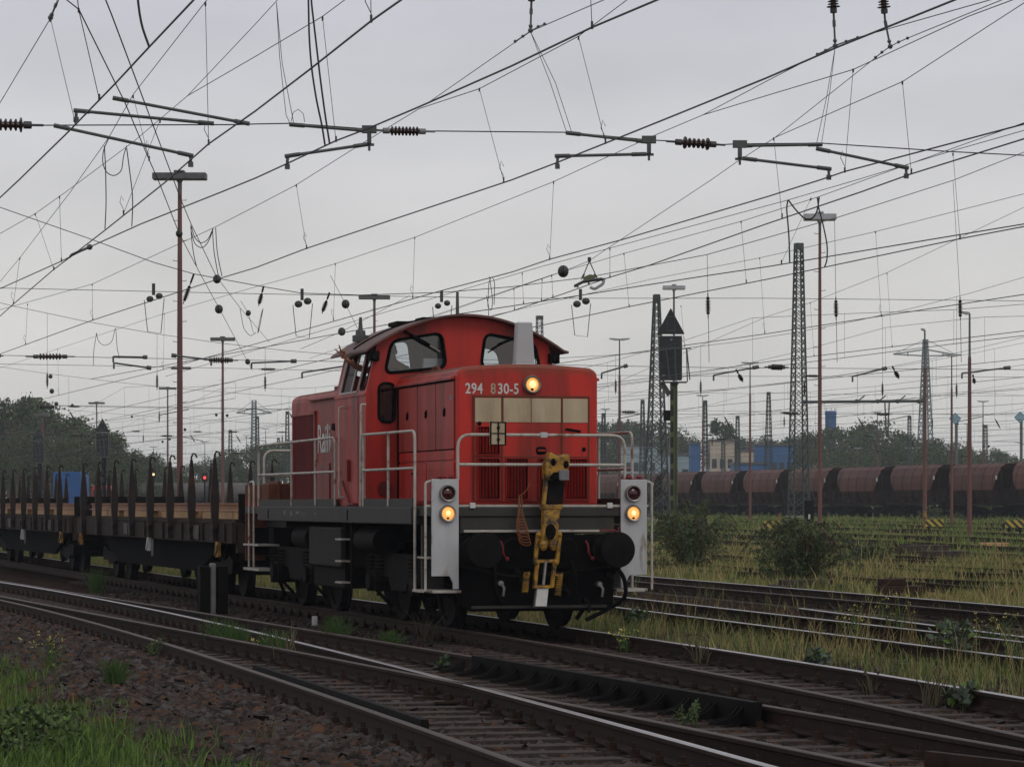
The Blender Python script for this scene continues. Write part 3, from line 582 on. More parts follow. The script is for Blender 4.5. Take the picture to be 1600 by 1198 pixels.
for k in range(190):
    t = k / 189; z = 1.70 - .56 * t + .05 * math.sin(k * .5); rr = .022 + .052 * smooth(.2, .75, t); pts.append((-.28 - .05 * t + .09 * t * t + rr * math.cos(k * .5), -.12 - .06 * t + rr * math.sin(k * .5), z))
b.tube([(-.13, -.05, 1.90), (-.19, -.08, 1.80), (-.27, -.1, 1.74)] + pts, .0065, 5); b.build('coiled_hose', ORANGE, cp, sm=True)

# ================================================================ DRIVER waving from the side window
def skin_body(name, verts, edges, rad, root, mats, parent=None, loc=(0, 0, 0), sub=2):
    me = bpy.data.meshes.new(name); me.from_pydata(verts, edges, []); o = bpy.data.objects.new(name, me); COL.objects.link(o)
    o.location = loc
    m = o.modifiers.new('skin', 'SKIN'); m.use_smooth_shade = True
    bpy.context.view_layer.objects.active = o
    if not me.skin_vertices: bpy.ops.object.select_all(action='DESELECT')
    if not me.skin_vertices:
        bm = bmesh.new(); bm.from_mesh(me); bm.verts.layers.skin.verify(); bm.to_mesh(me); bm.free()
    sv = me.skin_vertices[0].data
    for i, r_ in enumerate(rad): sv[i].radius = (r_, r_); sv[i].use_root = (i == root)
    s2 = o.modifiers.new('sub', 'SUBSURF'); s2.levels = sub; s2.render_levels = sub
    bpy.context.view_layer.update()
    ev = bpy.data.meshes.new_from_object(o.evaluated_get(bpy.context.evaluated_depsgraph_get())); ev.name = name
    bpy.data.objects.remove(o); ev.materials.clear()
    for q in mats: ev.materials.append(q)
    n = bpy.data.objects.new(name, ev); COL.objects.link(n); n.location = loc
    if parent: n.parent = parent
    return n
DV, DU = -.86, 4.46
drv = empty('person', L2W(DV, DU, 2.14), AL, 'driver in the cab leaning out an arm with two fingers raised', 'person')
# local: x across, y back, z up from the cab floor (floor 2.14, head centre 3.78)
bv = [(0, 0, .92), (0, 0, 1.12), (0, .0, 1.32), (0, .01, 1.44), (0, -.01, 1.53), (0, -.02, 1.63), (0, -.03, 1.72),
      (-.17, 0, 1.40), (-.33, -.06, 1.36), (-.50, -.12, 1.40), (-.66, -.20, 1.49), (-.70, -.22, 1.525),
      (.17, 0, 1.40), (.26, -.08, 1.15), (.20, -.28, 1.10), (.16, -.33, 1.11),
      (-.1, 0, .86), (-.11, -.02, .48), (-.11, .02, .08), (-.11, -.12, .04), (.1, 0, .86), (.11, -.02, .48), (.11, .02, .08), (.11, -.12, .04)]
be = [(0, 1), (1, 2), (2, 3), (3, 4), (4, 5), (5, 6), (3, 7), (7, 8), (8, 9), (9, 10), (10, 11), (3, 12), (12, 13), (13, 14), (14, 15), (0, 16), (16, 17), (17, 18), (18, 19), (0, 20), (20, 21), (21, 22), (22, 23)]
br = [.15, .16, .18, .13, .058, .085, .075, .075, .052, .046, .034, .036, .075, .05, .04, .035, .09, .065, .05, .04, .09, .065, .05, .04]
skin_body('body', bv, be, br, 0, [SKIN], drv)
def vb(i, k=1.0, d=(0, 0, 0)): p = Vector(bv[i]) + Vector(d); return p
b = MB(); b.lathe((0, 0, .9), (0, 0, 1.45), [(0, .20), (.3, .19), (.7, .235), (.9, .20), (1, .09)], 16); b.v = [(x_, y_ * .72, z_) for x_, y_, z_ in b.v]; b.tube([(0.1, 0, 1.38), (.2, 0, 1.38), (.28, -.09, 1.14)], [.09, .085, .06], 10); b.tube([(-.1, 0, 1.38), (-.2, -.01, 1.39), (-.3, -.05, 1.365)], [.09, .085, .066], 10); b.build('shirt', DARKCLOTH, drv, sm=True)
b = MB()
for s in (-1, 1): b.tube([(s * .1, 0, .95), (s * .11, -.02, .48), (s * .11, .02, .06)], [.11, .085, .07], 10)
b.build('trousers', DARKCLOTH, drv, sm=True)
b = MB(); b.ball((0, .0, 1.675), (.088, .10, .095), 14); b.build('hair', DARKCLOTH, drv, sm=True)
b = MB(); b.ball((0, -.115, 1.625), (.018, .03, .025), 8)
for s in (-1, 1): b.ball((s * .085, -.01, 1.63), (.014, .025, .035), 8)
b.build('nose_and_ears', SKIN, drv, sm=True)
# the hand: palm and five fingers, index and middle raised apart
HV = Vector((-.70, -.22, 1.525)); fx = Vector((-.55, -.25, .80)).normalized(); sx_ = Vector((-.80, -.0, -.55)).normalized(); nx_ = fx.cross(sx_).normalized()
def hp(a, s, n): return tuple(HV + fx * a + sx_ * s + nx_ * n)
b = MB(); b.prism(rpoly([(-.01, -.03), (.0, .03), (.095, .042), (.10, -.040)], .02), -.014, .014, 0, hp); b.build('palm', SKIN, drv, bevel=.008, sm=True)
for chain, r0 in (([(.09, .030, 0), (.135, .045, 0), (.175, .058, .0), (.20, .066, 0)], .0105), ([(.095, .010, 0), (.145, .002, 0), (.19, -.008, 0), (.215, -.013, 0)], .011),
                  ([(.095, -.012, 0), (.125, -.014, .025), (.115, -.012, .055), (.085, -.01, .058)], .0105), ([(.09, -.032, 0), (.115, -.034, .02), (.108, -.03, .045), (.08, -.026, .048)], .0095),
                  ([(.02, .03, .01), (.05, .05, .03), (.08, .035, .048), (.10, .01, .055)], .012)):
    b = MB(); b.tube([hp(*c_) for c_ in chain], [r0 * 1.1, r0, r0 * .95, r0 * .6], 8); b.build('finger', SKIN, drv, sm=True)
# ================================================================ GROUND
def ground_material():
    m = bpy.data.materials.new('yard_ground'); m.use_nodes = True; n, l = m.node_tree.nodes, m.node_tree.links
    b = n['Principled BSDF']; b.inputs['Roughness'].default_value = .95; b.inputs['Specular IOR Level'].default_value = .0
    g = n.new('ShaderNodeNewGeometry'); pos = g.outputs['Position']
    def noise(sc, det=6): t = n.new('ShaderNodeTexNoise'); t.inputs['Scale'].default_value = sc; t.inputs['Detail'].default_value = det; l.new(pos, t.inputs['Vector']); return t.outputs['Fac']
    def ramp(fac, *st):
        r = n.new('ShaderNodeValToRGB'); l.new(fac, r.inputs[0]); e = r.color_ramp.elements
        e[0].position, e[0].color = st[0][0], (*st[0][1], 1); e[1].position, e[1].color = st[-1][0], (*st[-1][1], 1)
        for p, c in st[1:-1]: q = e.new(p); q.color = (*c, 1)
        return r.outputs[0]
    v = n.new('ShaderNodeTexVoronoi'); v.inputs['Scale'].default_value = 17; l.new(pos, v.inputs['Vector'])
    vs = n.new('ShaderNodeSeparateColor'); l.new(v.outputs['Color'], vs.inputs[0])
    ballast = ramp(vs.outputs[0], (0, (.014, .010, .009)), (.35, (.032, .022, .018)), (.7, (.050, .035, .029)), (1, (.072, .044, .032)))
    grass = ramp(noise(.55), (.3, (.105, .130, .042)), (.5, (.165, .165, .06)), (.68, (.23, .165, .075)))
    dirt = ramp(noise(3), (.3, (.07, .05, .04)), (.7, (.12, .085, .06)))
    d = n.new('ShaderNodeVectorMath'); d.operation = 'DOT_PRODUCT'; l.new(pos, d.inputs[0]); d.inputs[1].default_value = (CA, SA, 0)
    def mask(a, c, amp):
        ad = n.new('ShaderNodeMath'); ad.operation = 'MULTIPLY_ADD'; l.new(noise(.8, 4), ad.inputs[0]); ad.inputs[1].default_value = amp; l.new(d.outputs['Value'], ad.inputs[2])
        r = n.new('ShaderNodeMapRange'); r.inputs[1].default_value = a; r.inputs[2].default_value = c; l.new(ad.outputs[0], r.inputs[0]); return r.outputs[0]
    def mix(f, a, c): x = n.new('ShaderNodeMix'); x.data_type = 'RGBA'; l.new(f, x.inputs[0]); l.new(a, x.inputs[6]); l.new(c, x.inputs[7]); return x.outputs[2]
    col = mix(mask(22.5, 24.5, 2.0), ballast, grass)
    col = mix(mask(4.6, 3.6, .6), col, dirt)
    l.new(col, b.inputs['Base Color'])
    bp = n.new('ShaderNodeBump'); bp.inputs['Strength'].default_value = .8; bp.inputs['Distance'].default_value = .03; l.new(v.outputs['Distance'], bp.inputs['Height']); l.new(bp.outputs[0], b.inputs['Normal'])
    return m
ts = np.concatenate([np.linspace(-20, 90, 130), np.linspace(92, 300, 70), np.linspace(330, 2600, 30)])
ws = np.concatenate([np.linspace(-900, -30, 20), np.linspace(-25, 60, 120), np.linspace(64, 900, 40)])
TT, WW = np.meshgrid(ts, ws, indexing='ij'); GX = WW * CA - TT * SA; GY = WW * SA + TT * CA
GZ = gz(GX, GY); vv = np.stack([GX, GY, GZ], -1).reshape(-1, 3); nw = len(ws)
ii = (np.arange(len(ts) - 1)[:, None] * nw + np.arange(nw - 1)[None]).ravel()
o = np_mesh('ground', vv, np.stack([ii, ii + 1, ii + nw + 1, ii + nw], -1), [ground_material()]); tag(o, kind='structure')
o.data.polygons.foreach_set('use_smooth', [True] * len(o.data.polygons))

# ================================================================ TRACKS
def fit(picks, deg=3, t0=None, t1=None, extra=()):
    q = [to_wt(*G(x, y)[:2]) for x, y in picks] + list(extra); w = np.array([a for a, _ in q]); t = np.array([b for _, b in q])
    c = np.polyfit(t, w, deg); lo, hi = t.min(), t.max(); d = np.polyder(c)
    def f(tt):
        tt = np.asarray(tt, float); k = np.clip(tt, lo, hi); return np.polyval(c, k) + np.polyval(d, k) * (tt - k)
    return f
RA = fit([(0, 936.4), (150, 972.7), (250, 1002.7), (400, 1048), (525, 1089.6), (650, 1136), (800, 1187), (837, 1198)])
RB = fit([(0, 931.3), (100, 947.6), (175, 964), (300, 987.7), (400, 1005), (525, 1029.5), (650, 1054), (725, 1068), (800, 1081), (910, 1100), (1050, 1129), (1200, 1163), (1375, 1198)])
RC = fit([(0, 908.8), (175, 937.6), (250, 955), (400, 986), (500, 1010.7), (600, 1035.8), (685, 1056), (800, 1084), (950, 1128), (1050, 1153.5), (1200, 1195)])
RD = fit([(0, 906.8), (175, 933.8), (250, 946.4), (400, 970), (525, 990.7), (650, 1010.7), (800, 1034.5), (965, 1060.8), (1100, 1083), (1200, 1101.5), (1400, 1137), (1600, 1171)])
_st = [(11.19, t) for t in (38, 42, 46, 50, 55, 60, 70, 80)]
_n = [to_wt(*G(x, y)[:2]) for x, y in ((950, 1020.7), (1050, 1041), (1200, 1068), (1400, 1107), (1600, 1144.7))]
_f = [to_wt(*G(x, y)[:2]) for x, y in ((1000, 994.4), (1100, 1008.2), (1200, 1024.7), (1400, 1059.5), (1600, 1091))]
RMID = fit([], 4, extra=_st + [(w + .75, t) for w, t in _n] + [(w - .75, t) for w, t in _f])
HEAD = [(-.070, -.172), (.070, -.172), (.070, -.158), (.010, -.135), (.010, -.045), (.036, -.034), (.036, -.006), (.026, 0), (-.026, 0), (-.036, -.006), (-.036, -.034), (-.010, -.045), (-.010, -.135), (-.070, -.158)]
def rail(name, f, t0, t1, head, par, org, step=1.0, zoff=None, side=0.0, prof=HEAD):
    tt = np.arange(t0, t1 + .01, step); w = f(tt) + side
    n = len(prof); vs = []; fs = []; mi = []
    for i, t in enumerate(tt):
        dw = (w[min(i + 1, len(tt) - 1)] - w[max(i - 1, 0)]) / (tt[min(i + 1, len(tt) - 1)] - tt[max(i - 1, 0)])
        for a, z in prof:
            zz = zoff(w[i], t) if zoff else 0
            vs.append(WT(w[i] + a, t - a * dw, z + zz))
    for i in range(len(tt) - 1):
        for k in range(n):
            k2 = (k + 1) % n; fs.append((i * n + k, (i + 1) * n + k, (i + 1) * n + k2, i * n + k2)); mi.append(1 if prof is HEAD and k in (6, 7, 8) else 0)
    b = MB(); b.v = vs; b.f = fs + [tuple(range(n)), tuple(range((len(tt) - 1) * n, len(tt) * n))]; b.m = mi + [0, 0]
    return b.build(name, [RUST, head], par, org, sm=True)
def sleeper_proto(name, length, org, par, clips, wdt=.24):
    b = MB(); b.box(-length / 2, length / 2, -wdt / 2, wdt / 2, -.33, -.176, 0)
    for c in clips:
        b.box(c - .17, c + .17, -.085, .085, -.176, -.165, 1)
        for s in (-1, 1): b.box(c + s * .105 - .03, c + s * .105 + .03, -.05, .05, -.165, -.115, 1); b.cyl((c + s * .105, 0, -.115), (c + s * .105, 0, -.07), .018, n=6, mi=1)
    o = b.build(name, [SLEEP, RUST], par, bevel=.008); return o
def place(o, w, t, dw, org, z=0):
    p = WT(w, t, z); o.location = (p[0] - org[0], p[1] - org[1], p[2] - org[2]); o.rotation_euler = (0, 0, AL - math.atan(dw) + random.uniform(-.01, .01))
# turnout in front
org = WT(6.8, 35, 0)
tn = empty('railway_turnout', org, 0, 'rusty railway turnout with crossing rails and guard rails nearest the ballast slope', 'railway track')
rail('rail', RA, 8, 85, DULL, tn, org); rail('rail', RB, 8, 85, DULL, tn, org); rail('rail', RC, 8, 85, SHINE, tn, org); rail('rail', RD, 8, 85, DULL, tn, org)
GUARD = [(-.025, -.16), (.025, -.16), (.035, -.02), (.03, .03), (-.03, .03), (-.035, -.02)]
ta = to_wt(*G(385, 1037)[:2])[1]; tb = to_wt(*G(655, 1130)[:2])[1]
g_ = rail('check_rail', RA, min(ta, tb), max(ta, tb), DULL, tn, org, .8, side=.115, prof=GUARD); g_.data.materials[0] = DARK
ta = to_wt(*G(735, 1026)[:2])[1]; tb = to_wt(*G(1195, 1103)[:2])[1]; t0_, t1_ = min(ta, tb), max(ta, tb)
g_ = rail('check_rail', RD, t0_, t1_, DULL, tn, org, .8, side=-.13, prof=[(-.02, -.15), (.02, -.15), (.045, .0), (.045, .035), (-.045, .035), (-.045, .0)]); g_.data.materials[0] = DARK
for t in np.arange(t0_ + .2, t1_, .62):
    w = float(RD(t)) - .13; b = MB()
    for dt in (0, .10): b.add([WT(w - .03, t + dt, .0), WT(w - .05, t + dt, -.15), WT(w - .30, t + dt, -.16), WT(w - .30, t + dt, -.145), WT(w - .12, t + dt, -.09), WT(w - .03, t + dt + .02, .0), WT(w - .05, t + dt + .02, -.15), WT(w - .30, t + dt + .02, -.16), WT(w - .30, t + dt + .02, -.145), WT(w - .12, t + dt + .02, -.09)], [(0, 1, 2, 3, 4), (9, 8, 7, 6, 5), (0, 5, 6, 1), (1, 6, 7, 2), (2, 7, 8, 3), (3, 8, 9, 4), (4, 9, 5, 0)])
    b.build('guard_bracket', DARK, tn, org)
RE = fit([(1350, 1168), (1470, 1182), (1600, 1197)], 1); tE = to_wt(*G(1350, 1168)[:2])[1]
g_ = rail('check_rail', RE, 12, tE, DULL, tn, org, .8, prof=GUARD); g_.data.materials[0] = RUST
def crossing_t(): # where B and C cross
    tt = np.linspace(20, 60, 400); d = RB(tt) - RC(tt); return float(tt[np.argmin(np.abs(d))])
tf = crossing_t()
for k in range(7):
    b = MB(); t = tf - 2.4 + k * .8; wc = float(RB(t) + RC(t)) / 2; p = WT(wc, t, -.165); b.box(p[0] - .28, p[0] + .28, p[1] - .12, p[1] + .12, -.176, -.155)
    for q in (-.16, .16): b.cyl((p[0] + q, p[1], -.155), (p[0] + q, p[1], -.09), .03, n=6)
    b.build('frog_plate', RUST, tn, org)
pr = None
for k, t in enumerate(np.arange(12, 70, .63)):
    a, d_ = float(RA(t)), float(RD(t)); L = d_ - a + 1.0; wc = (a + d_) / 2
    b = MB(); b.box(-L / 2, L / 2, -.125, .125, -.33, -.177, 0)
    for f in (RA, RB, RC, RD):
        c = float(f(t)) - wc; b.box(c - .17, c + .17, -.085, .085, -.177, -.166, 1)
        for s in (-1, 1): b.box(c + s * .105 - .03, c + s * .105 + .03, -.05, .05, -.166, -.115, 1); b.cyl((c + s * .105, 0, -.115), (c + s * .105, 0, -.07), .018, n=6, mi=1)
    s_ = b.build('sleeper', [SLEEP, RUST], tn); place(s_, wc, t, float(RA(t + .5) - RA(t - .5)), org)
def track(label, fm, t0, t1, head, ts0, ts1, step=.65, zoff=None, gauge=.75, name='railway_track', heads=None, group='tracks of the rail yard', rstep=1.0):
    tm = (t0 + t1) / 2; org = WT(float(fm(t0)), t0, 0)
    r_ = empty(name, org, 0, label, 'railway track', group)
    rail('rail', fm, t0, t1, (heads or (head, head))[0], r_, org, rstep, zoff, -gauge); rail('rail', fm, t0, t1, (heads or (head, head))[1], r_, org, rstep, zoff, gauge)
    if ts1 > ts0:
        p = None
        for t in np.arange(ts0, ts1, step):
            if p is None: p = sleeper_proto('sleeper', 2.5, org, r_, (-gauge, gauge)); s_ = p
            else: s_ = p.copy(); COL.objects.link(s_)
            w = float(fm(t)); place(s_, w, t, float(fm(t + .5) - fm(t - .5)), org, zoff(w, t) if zoff else 0)
    return r_
track('track carrying the red locomotive and the stake wagons', RMID, 8, 110, SHINE, 12, 72, heads=(DULL, SHINE))
T3 = fit([(1200, 957.4), (1247, 962.5), (1600, 1002)], 1, extra=[]); 
t3 = lambda t: T3(t) - .75 + 0 * np.asarray(t)
track('bright railed track just past the grass strip beside the locomotive', t3, 8, 130, SHINE, 14, 60)
T4 = fit([(1200, 915.5), (1400, 931), (1600, 948)], 1)
track('broad railed track at the far side of the double tracks', lambda t: T4(t) - .75, 8, 160, DULL, 18, 70, heads=(DULL, SHINE))
# closure rail beside the third track
b_ = fit([(1247, 949.3), (1400, 968), (1600, 994.4)], 1); org = WT(float(b_(30)), 30, 0)
tt_ = to_wt(*G(1245, 949.3)[:2])[1]
o = rail('stock_rail', b_, 8, tt_, SHINE, None, org); tag(o, 'single loose bright rail ending in the weeds beyond the grass strip', 'rail')
yz = lambda w, t: float(gz(*WT(w, t)[:2])) + .19
for k, (w0, nm) in enumerate(((27.0, 'first'), (32.5, 'second'), (37.5, 'third'), (43, 'fourth'), (49, 'fifth'), (56, 'sixth'), (64, 'seventh'), (72, 'eighth'), (80, 'ninth'))):
    track('overgrown %s siding in the weedy yard beyond the bushes' % nm, lambda t, w0=w0: w0 + 0 * np.asarray(t, float), 10 + k * 6, 330, RUST, 0, 0, zoff=yz, rstep=6.0)
WH = 100.0
track('siding under the long row of brown hopper wagons', lambda t: WH + 0 * np.asarray(t, float), 120, 520, RUST, 0, 0, zoff=yz, rstep=6.0)

# ================================================================ BALLAST STONES (foreground) — uncountable
def rocks(name, w, t, size, mats, zf):
    n = len(w)
    base = np.array([(-1, -1, -.5), (1, -1, -.6), (1, 1, -.5), (-1, 1, -.6), (-.8, -.7, .5), (.7, -.8, .6), (.8, .7, .45), (-.7, .8, .6)])
    F = np.array([(0, 1, 5, 4), (1, 2, 6, 5), (2, 3, 7, 6), (3, 0, 4, 7), (4, 5, 6, 7)])
    V = base[None] * (1 + RNG.uniform(-.35, .35, (n, 8, 3))) * size[:, None, None] * RNG.uniform(.55, 1.3, (n, 1, 3)) * .5
    a = RNG.uniform(0, 6.28, n); b = RNG.normal(0, .45, n); c = RNG.normal(0, .45, n)
    def rot(V, i, j, an): ca, sa = np.cos(an)[:, None], np.sin(an)[:, None]; A, B = V[..., i].copy(), V[..., j].copy(); V[..., i] = A * ca - B * sa; V[..., j] = A * sa + B * ca
    rot(V, 0, 2, b); rot(V, 1, 2, c); rot(V, 0, 1, a)
    X = w * CA - t * SA; Y = w * SA + t * CA; V += np.stack([X, Y, zf(X, Y) + size * .12 + RNG.uniform(-.01, .015, n)], -1)[:, None]
    fs = (F[None] + 8 * np.arange(n)[:, None, None]).reshape(-1, 4)
    return np_mesh(name, V.reshape(-1, 3), fs, mats, np.repeat(RNG.choice(4, n, p=[.42, .22, .24, .12]), 5))
def scatter_wt(n, w0, w1, t0, t1, pw=1.0):
    w = RNG.uniform(w0, w1, n); t = t0 + (t1 - t0) * RNG.uniform(0, 1, n) ** pw; X = w * CA - t * SA; Y = w * SA + t * CA
    k = (np.abs(X) < Y * .185 + .5) & (Y > 15.5); return w[k], t[k]
w, t = scatter_wt(90000, 3.6, 6.2, 15, 62, 1.5)
k = (w < RA(t) - .10) & (RNG.uniform(0, 1, len(w)) < smooth(3.5, 4.3, w + .35 * np.sin(t * 1.7) + .2 * np.sin(t * 4.1))); w, t = w[k], t[k]
o = rocks('ballast', w, t, RNG.uniform(.035, .12, len(w)) * RNG.uniform(.75, 1.1, len(w)), BALL1, gz); tag(o, 'heap of broken brown ballast stones sloping up to the turnout', 'ballast', kind='stuff')
w, t = scatter_wt(90000, 5.4, 18, 15, 62, 1.4)
d = np.full(len(w), 9.)
for f in (RA, RB, RC, RD): d = np.minimum(d, np.abs(w - f(t)))
for g_ in (-.75, .75):
    for f in (RMID, t3): d = np.minimum(d, np.abs(w - f(t) - g_))
k = d > .09; w, t = w[k], t[k]
o = rocks('ballast', w, t, RNG.uniform(.035, .08, len(w)), BALL1, lambda X, Y: gz(X, Y) - .015); tag(o, 'dark ballast stones lying between the sleepers of the tracks', 'ballast', kind='stuff')

# ================================================================ GRASS AND WEEDS
GR = [pm('grass_%s' % k, c, tuple(q * .65 for q in c), 3, .8, spec=.2, world=True) for k, c in
      (('fresh', (.13, .205, .045)), ('deep', (.066, .12, .030)), ('olive', (.205, .210, .070)), ('dry', (.37, .285, .13)), ('russet', (.20, .095, .048)))]
def blades(name, w, t, h, wid, mi, lean=.35, zf=gz, par=None):
    n = len(w); X = w * CA - t * SA; Y = w * SA + t * CA; Z = zf(X, Y); a = RNG.uniform(0, 6.28, n); le = RNG.normal(0, lean, (n, 2)) * h[:, None]
    B = np.stack([X, Y, Z], -1); s = np.stack([np.cos(a), np.sin(a) * .3, 0 * a], -1) * wid[:, None] * .5
    mid = B + np.stack([le[:, 0] * .35, le[:, 1] * .35, h * .6], -1); top = B + np.stack([le[:, 0], le[:, 1], h], -1)
    V = np.stack([B - s, B + s, mid + s * .7, mid - s * .7, top], 1); F = np.array([(0, 1, 2), (0, 2, 3), (3, 2, 4)])
    fs = (F[None] + 5 * np.arange(n)[:, None, None]).reshape(-1, 3)
    return np_mesh(name, V.reshape(-1, 3), fs, GR, np.repeat(mi, 3))
def patch(w, t, sc=1.0, seed=0): # cheap smooth noise in 0..1
    return .5 + .25 * (np.sin(w * 1.9 * sc + seed) * np.cos(t * .83 * sc + seed * 2) + np.sin(w * .7 * sc - t * 1.31 * sc + seed * 3))
def grow(name, label, n, w0, w1, t0, t1, pw, hr, wr, probs, dens, hs=1.0, kmod=None, cat='grass'):
    w, t = scatter_wt(n, w0, w1, t0, t1, pw); p = dens(w, t); k = RNG.uniform(0, 1, len(w)) < p; w, t = w[k], t[k]
    q = patch(w, t, .8, 1.7); h = RNG.uniform(*hr, len(w)) * (.55 + .8 * q); cum = np.cumsum(probs)
    r = np.clip(RNG.uniform(0, 1, len(w)) * .7 + .3 * patch(w, t, .45, 4), 0, .999); mi = np.searchsorted(cum, r).clip(0, 4)
    X, Y = w * CA - t * SA, w * SA + t * CA
    o = blades(name, w, t, h, RNG.uniform(*wr, len(w)) * np.maximum(1, Y / 45), mi); tag(o, label, cat, kind='stuff'); return o
grow('grass', 'fresh green grass on the bank at the foot of the ballast slope', 52000, 1.0, 4.5, 17, 42, 1.3, (.06, .24), (.007, .016), (.55, .3, .13, .02, 0),
     lambda w, t: smooth(4.10, 3.5, w + .45 * np.sin(t * 1.1) * .5 + .25 * np.sin(t * 2.7)) * (1 - .95 * smooth(3.05, 2.75, w + .2 * np.sin(t * 1.9)) * smooth(2.1, 2.4, w) * smooth(22, 24, t)) * (.35 + .65 * smooth(.3, .55, patch(w, t, 2.2, 2))))
grow('grass', 'strip of tall olive grass and dry stalks behind the locomotive track', 52000, 12.0, 15.6, 17, 125, 1.5, (.07, .31), (.006, .014), (.16, .16, .42, .22, .04),
     lambda w, t: smooth(12.15, 12.7, w + .2 * np.sin(t)) * smooth(15.6, 14.4, w + .4 * np.sin(t * .9)) * (.4 + .6 * smooth(.3, .6, patch(w, t, 1.3, 5))))
grow('grass', 'scattered weeds between the double tracks beside the yard', 9000, 15.2, 22.5, 20, 90, 1.2, (.1, .34), (.006, .014), (.12, .2, .4, .2, .08),
     lambda w, t: .55 * smooth(.45, .75, patch(w, t, 1.1, 3)) + .05)
grow('grass', 'pale meadow of dry grass and weeds covering the far yard', 110000, 22, 40, 40, 130, 1.0, (.09, .36), (.010, .024), (.16, .08, .38, .30, .08),
     lambda w, t: smooth(22.0, 23.5, w) * (.12 + .88 * smooth(.34, .62, patch(w * 1.4, t * .5, 1.0, 6))))
grow('grass', 'green weed growth in front of the brown hopper wagons', 95000, 38, 97, 60, 330, .9, (.14, .46), (.012, .026), (.34, .10, .42, .12, .02),
     lambda w, t: .2 + .8 * smooth(.35, .6, patch(w, t, .5, 7)))
grow('grass', 'tall straw coloured stalks standing out of the meadow', 4500, 22.5, 40, 40, 120, 1.0, (.35, .75), (.008, .016), (.08, .04, .28, .48, .12),
     lambda w, t: smooth(.5, .7, patch(w, t, .9, 9)))
grow('grass', 'tall seeding stalks in the strip behind the locomotive track', 2600, 12.4, 15.3, 17, 60, 1.2, (.45, .75), (.005, .010), (.08, .08, .24, .42, .18),
     lambda w, t: smooth(.48, .66, patch(w, t, 1.1, 9)))
LEAF = [pm('leaf_%s' % k, c, tuple(q * .6 for q in c), 4, .7, spec=.25, world=True) for k, c in
        (('mid', (.085, .125, .048)), ('dark', (.042, .066, .026)), ('olive', (.125, .13, .055)), ('bright', (.12, .19, .045)), ('grey', (.095, .125, .09)))]
STEMM = pm('plant_stem', (.09, .07, .04), (.13, .11, .06), 9, .8); YFLOW = pm('yellow_blossom', (.50, .45, .12)); VIOL = pm('faded_violet_blossom', (.11, .055, .09), (.07, .035, .05), 9, .8); DRYF = pm('withered_spike', (.055, .028, .02), (.085, .05, .03), 9, .9)
def leaf_cloud(c, rad, n, ln, wd, mats, midx, droop=.3, shell=.5, parent=None, name='foliage'):
    d = RNG.normal(0, 1, (n, 3)); d /= np.linalg.norm(d, axis=1)[:, None]; r = (shell + (1 - shell) * RNG.uniform(0, 1, n)) ** .6
    r *= .75 + .35 * np.sin(d[:, 0] * 5 + c[0]) * np.cos(d[:, 2] * 4 + d[:, 1] * 3)
    p = np.array(c) + d * r[:, None] * np.array(rad); p[:, 2] = np.maximum(p[:, 2], .02)
    a = d + RNG.normal(0, .6, (n, 3)); a[:, 2] -= droop; a /= np.linalg.norm(a, axis=1)[:, None]
    s = np.cross(a, RNG.normal(0, 1, (n, 3))); s /= np.linalg.norm(s, axis=1)[:, None] + 1e-6
    L = RNG.uniform(.6, 1.2, (n, 1)) * ln; Wd = L / ln * wd
    return np.stack([p - a * L * .5, p + s * Wd * .5, p + a * L * .5, p - s * Wd * .5], 1)
def leaf_mesh(name, Q, mats, midx, par):
    n = len(Q); return np_mesh(name, Q.reshape(-1, 3), np.arange(n * 4).reshape(n, 4), mats, midx, par)
def small_weed(x, y, h, label, kind, z=None, grp='weeds among the tracks', n=None):
    p = G(x, y, -.2); p = (p[0], p[1], float(gz(p[0], p[1])) if z is None else z)
    r = empty('weed', p, random.uniform(0, 6), label, 'weed', grp); st = MB(); k_ = {'tuft': 130, 'herb': 7, 'dry': 14, 'flower': 16, 'leafy': 6}[kind] if n is None else n
    Q = []; F = []
    for i in range(k_):
        a = random.uniform(0, 6.28); l = h * random.uniform(.55, 1.05); q = random.uniform(.1, .55) * h; bx, by = random.gauss(0, .18) * h, random.gauss(0, .12) * h
        tip = (bx + math.cos(a) * q, by + math.sin(a) * q, l); m_ = (bx + math.cos(a) * q * .3, by + math.sin(a) * q * .3, l * .6)
        st.tube([(bx, by, 0), m_, tip], [.0045, .004, .002] if kind != 'dry' else [.008, .006, .003], 4)
        if kind == 'leafy': Q.append(leaf_cloud((tip[0] * .8, tip[1] * .8, l * .75), (h * .3, h * .3, h * .3), 26, .11, .06, None, None, .1))
        elif kind == 'herb': Q.append(leaf_cloud((tip[0] * .7, tip[1] * .7, l * .6), (h * .15, h * .15, h * .4), 22, .05, .018, None, None, .1))
        elif kind == 'flower':
            Q.append(leaf_cloud((tip[0] * .6, tip[1] * .6, l * .5), (h * .12, h * .12, h * .3), 8, .045, .014, None, None, .1)); F.append(leaf_cloud((tip[0], tip[1], l), (.05, .05, .03), 5, .022, .022, None, None, 0))
        elif kind == 'dry' and i % 2 == 0: F.append(leaf_cloud((tip[0], tip[1], l), (.02, .02, .04), 4, .03, .02, None, None, 0))
    mt = {'tuft': GR[1], 'herb': LEAF[0], 'dry': STEMM, 'flower': LEAF[0], 'leafy': LEAF[4]}[kind]
    st.build('stem', GR[1] if kind in ('tuft', 'flower') else (STEMM if kind == 'dry' else LEAF[0]), r, recalc=False)
    if Q: Q = np.concatenate(Q); leaf_mesh('leaves', Q, [mt, LEAF[3]], RNG.choice(2, len(Q), p=[.75, .25]), r)
    if F: F = np.concatenate(F); leaf_mesh('blossom', F, [YFLOW if kind == 'flower' else DRYF], np.zeros(len(F), int), r)
    return r
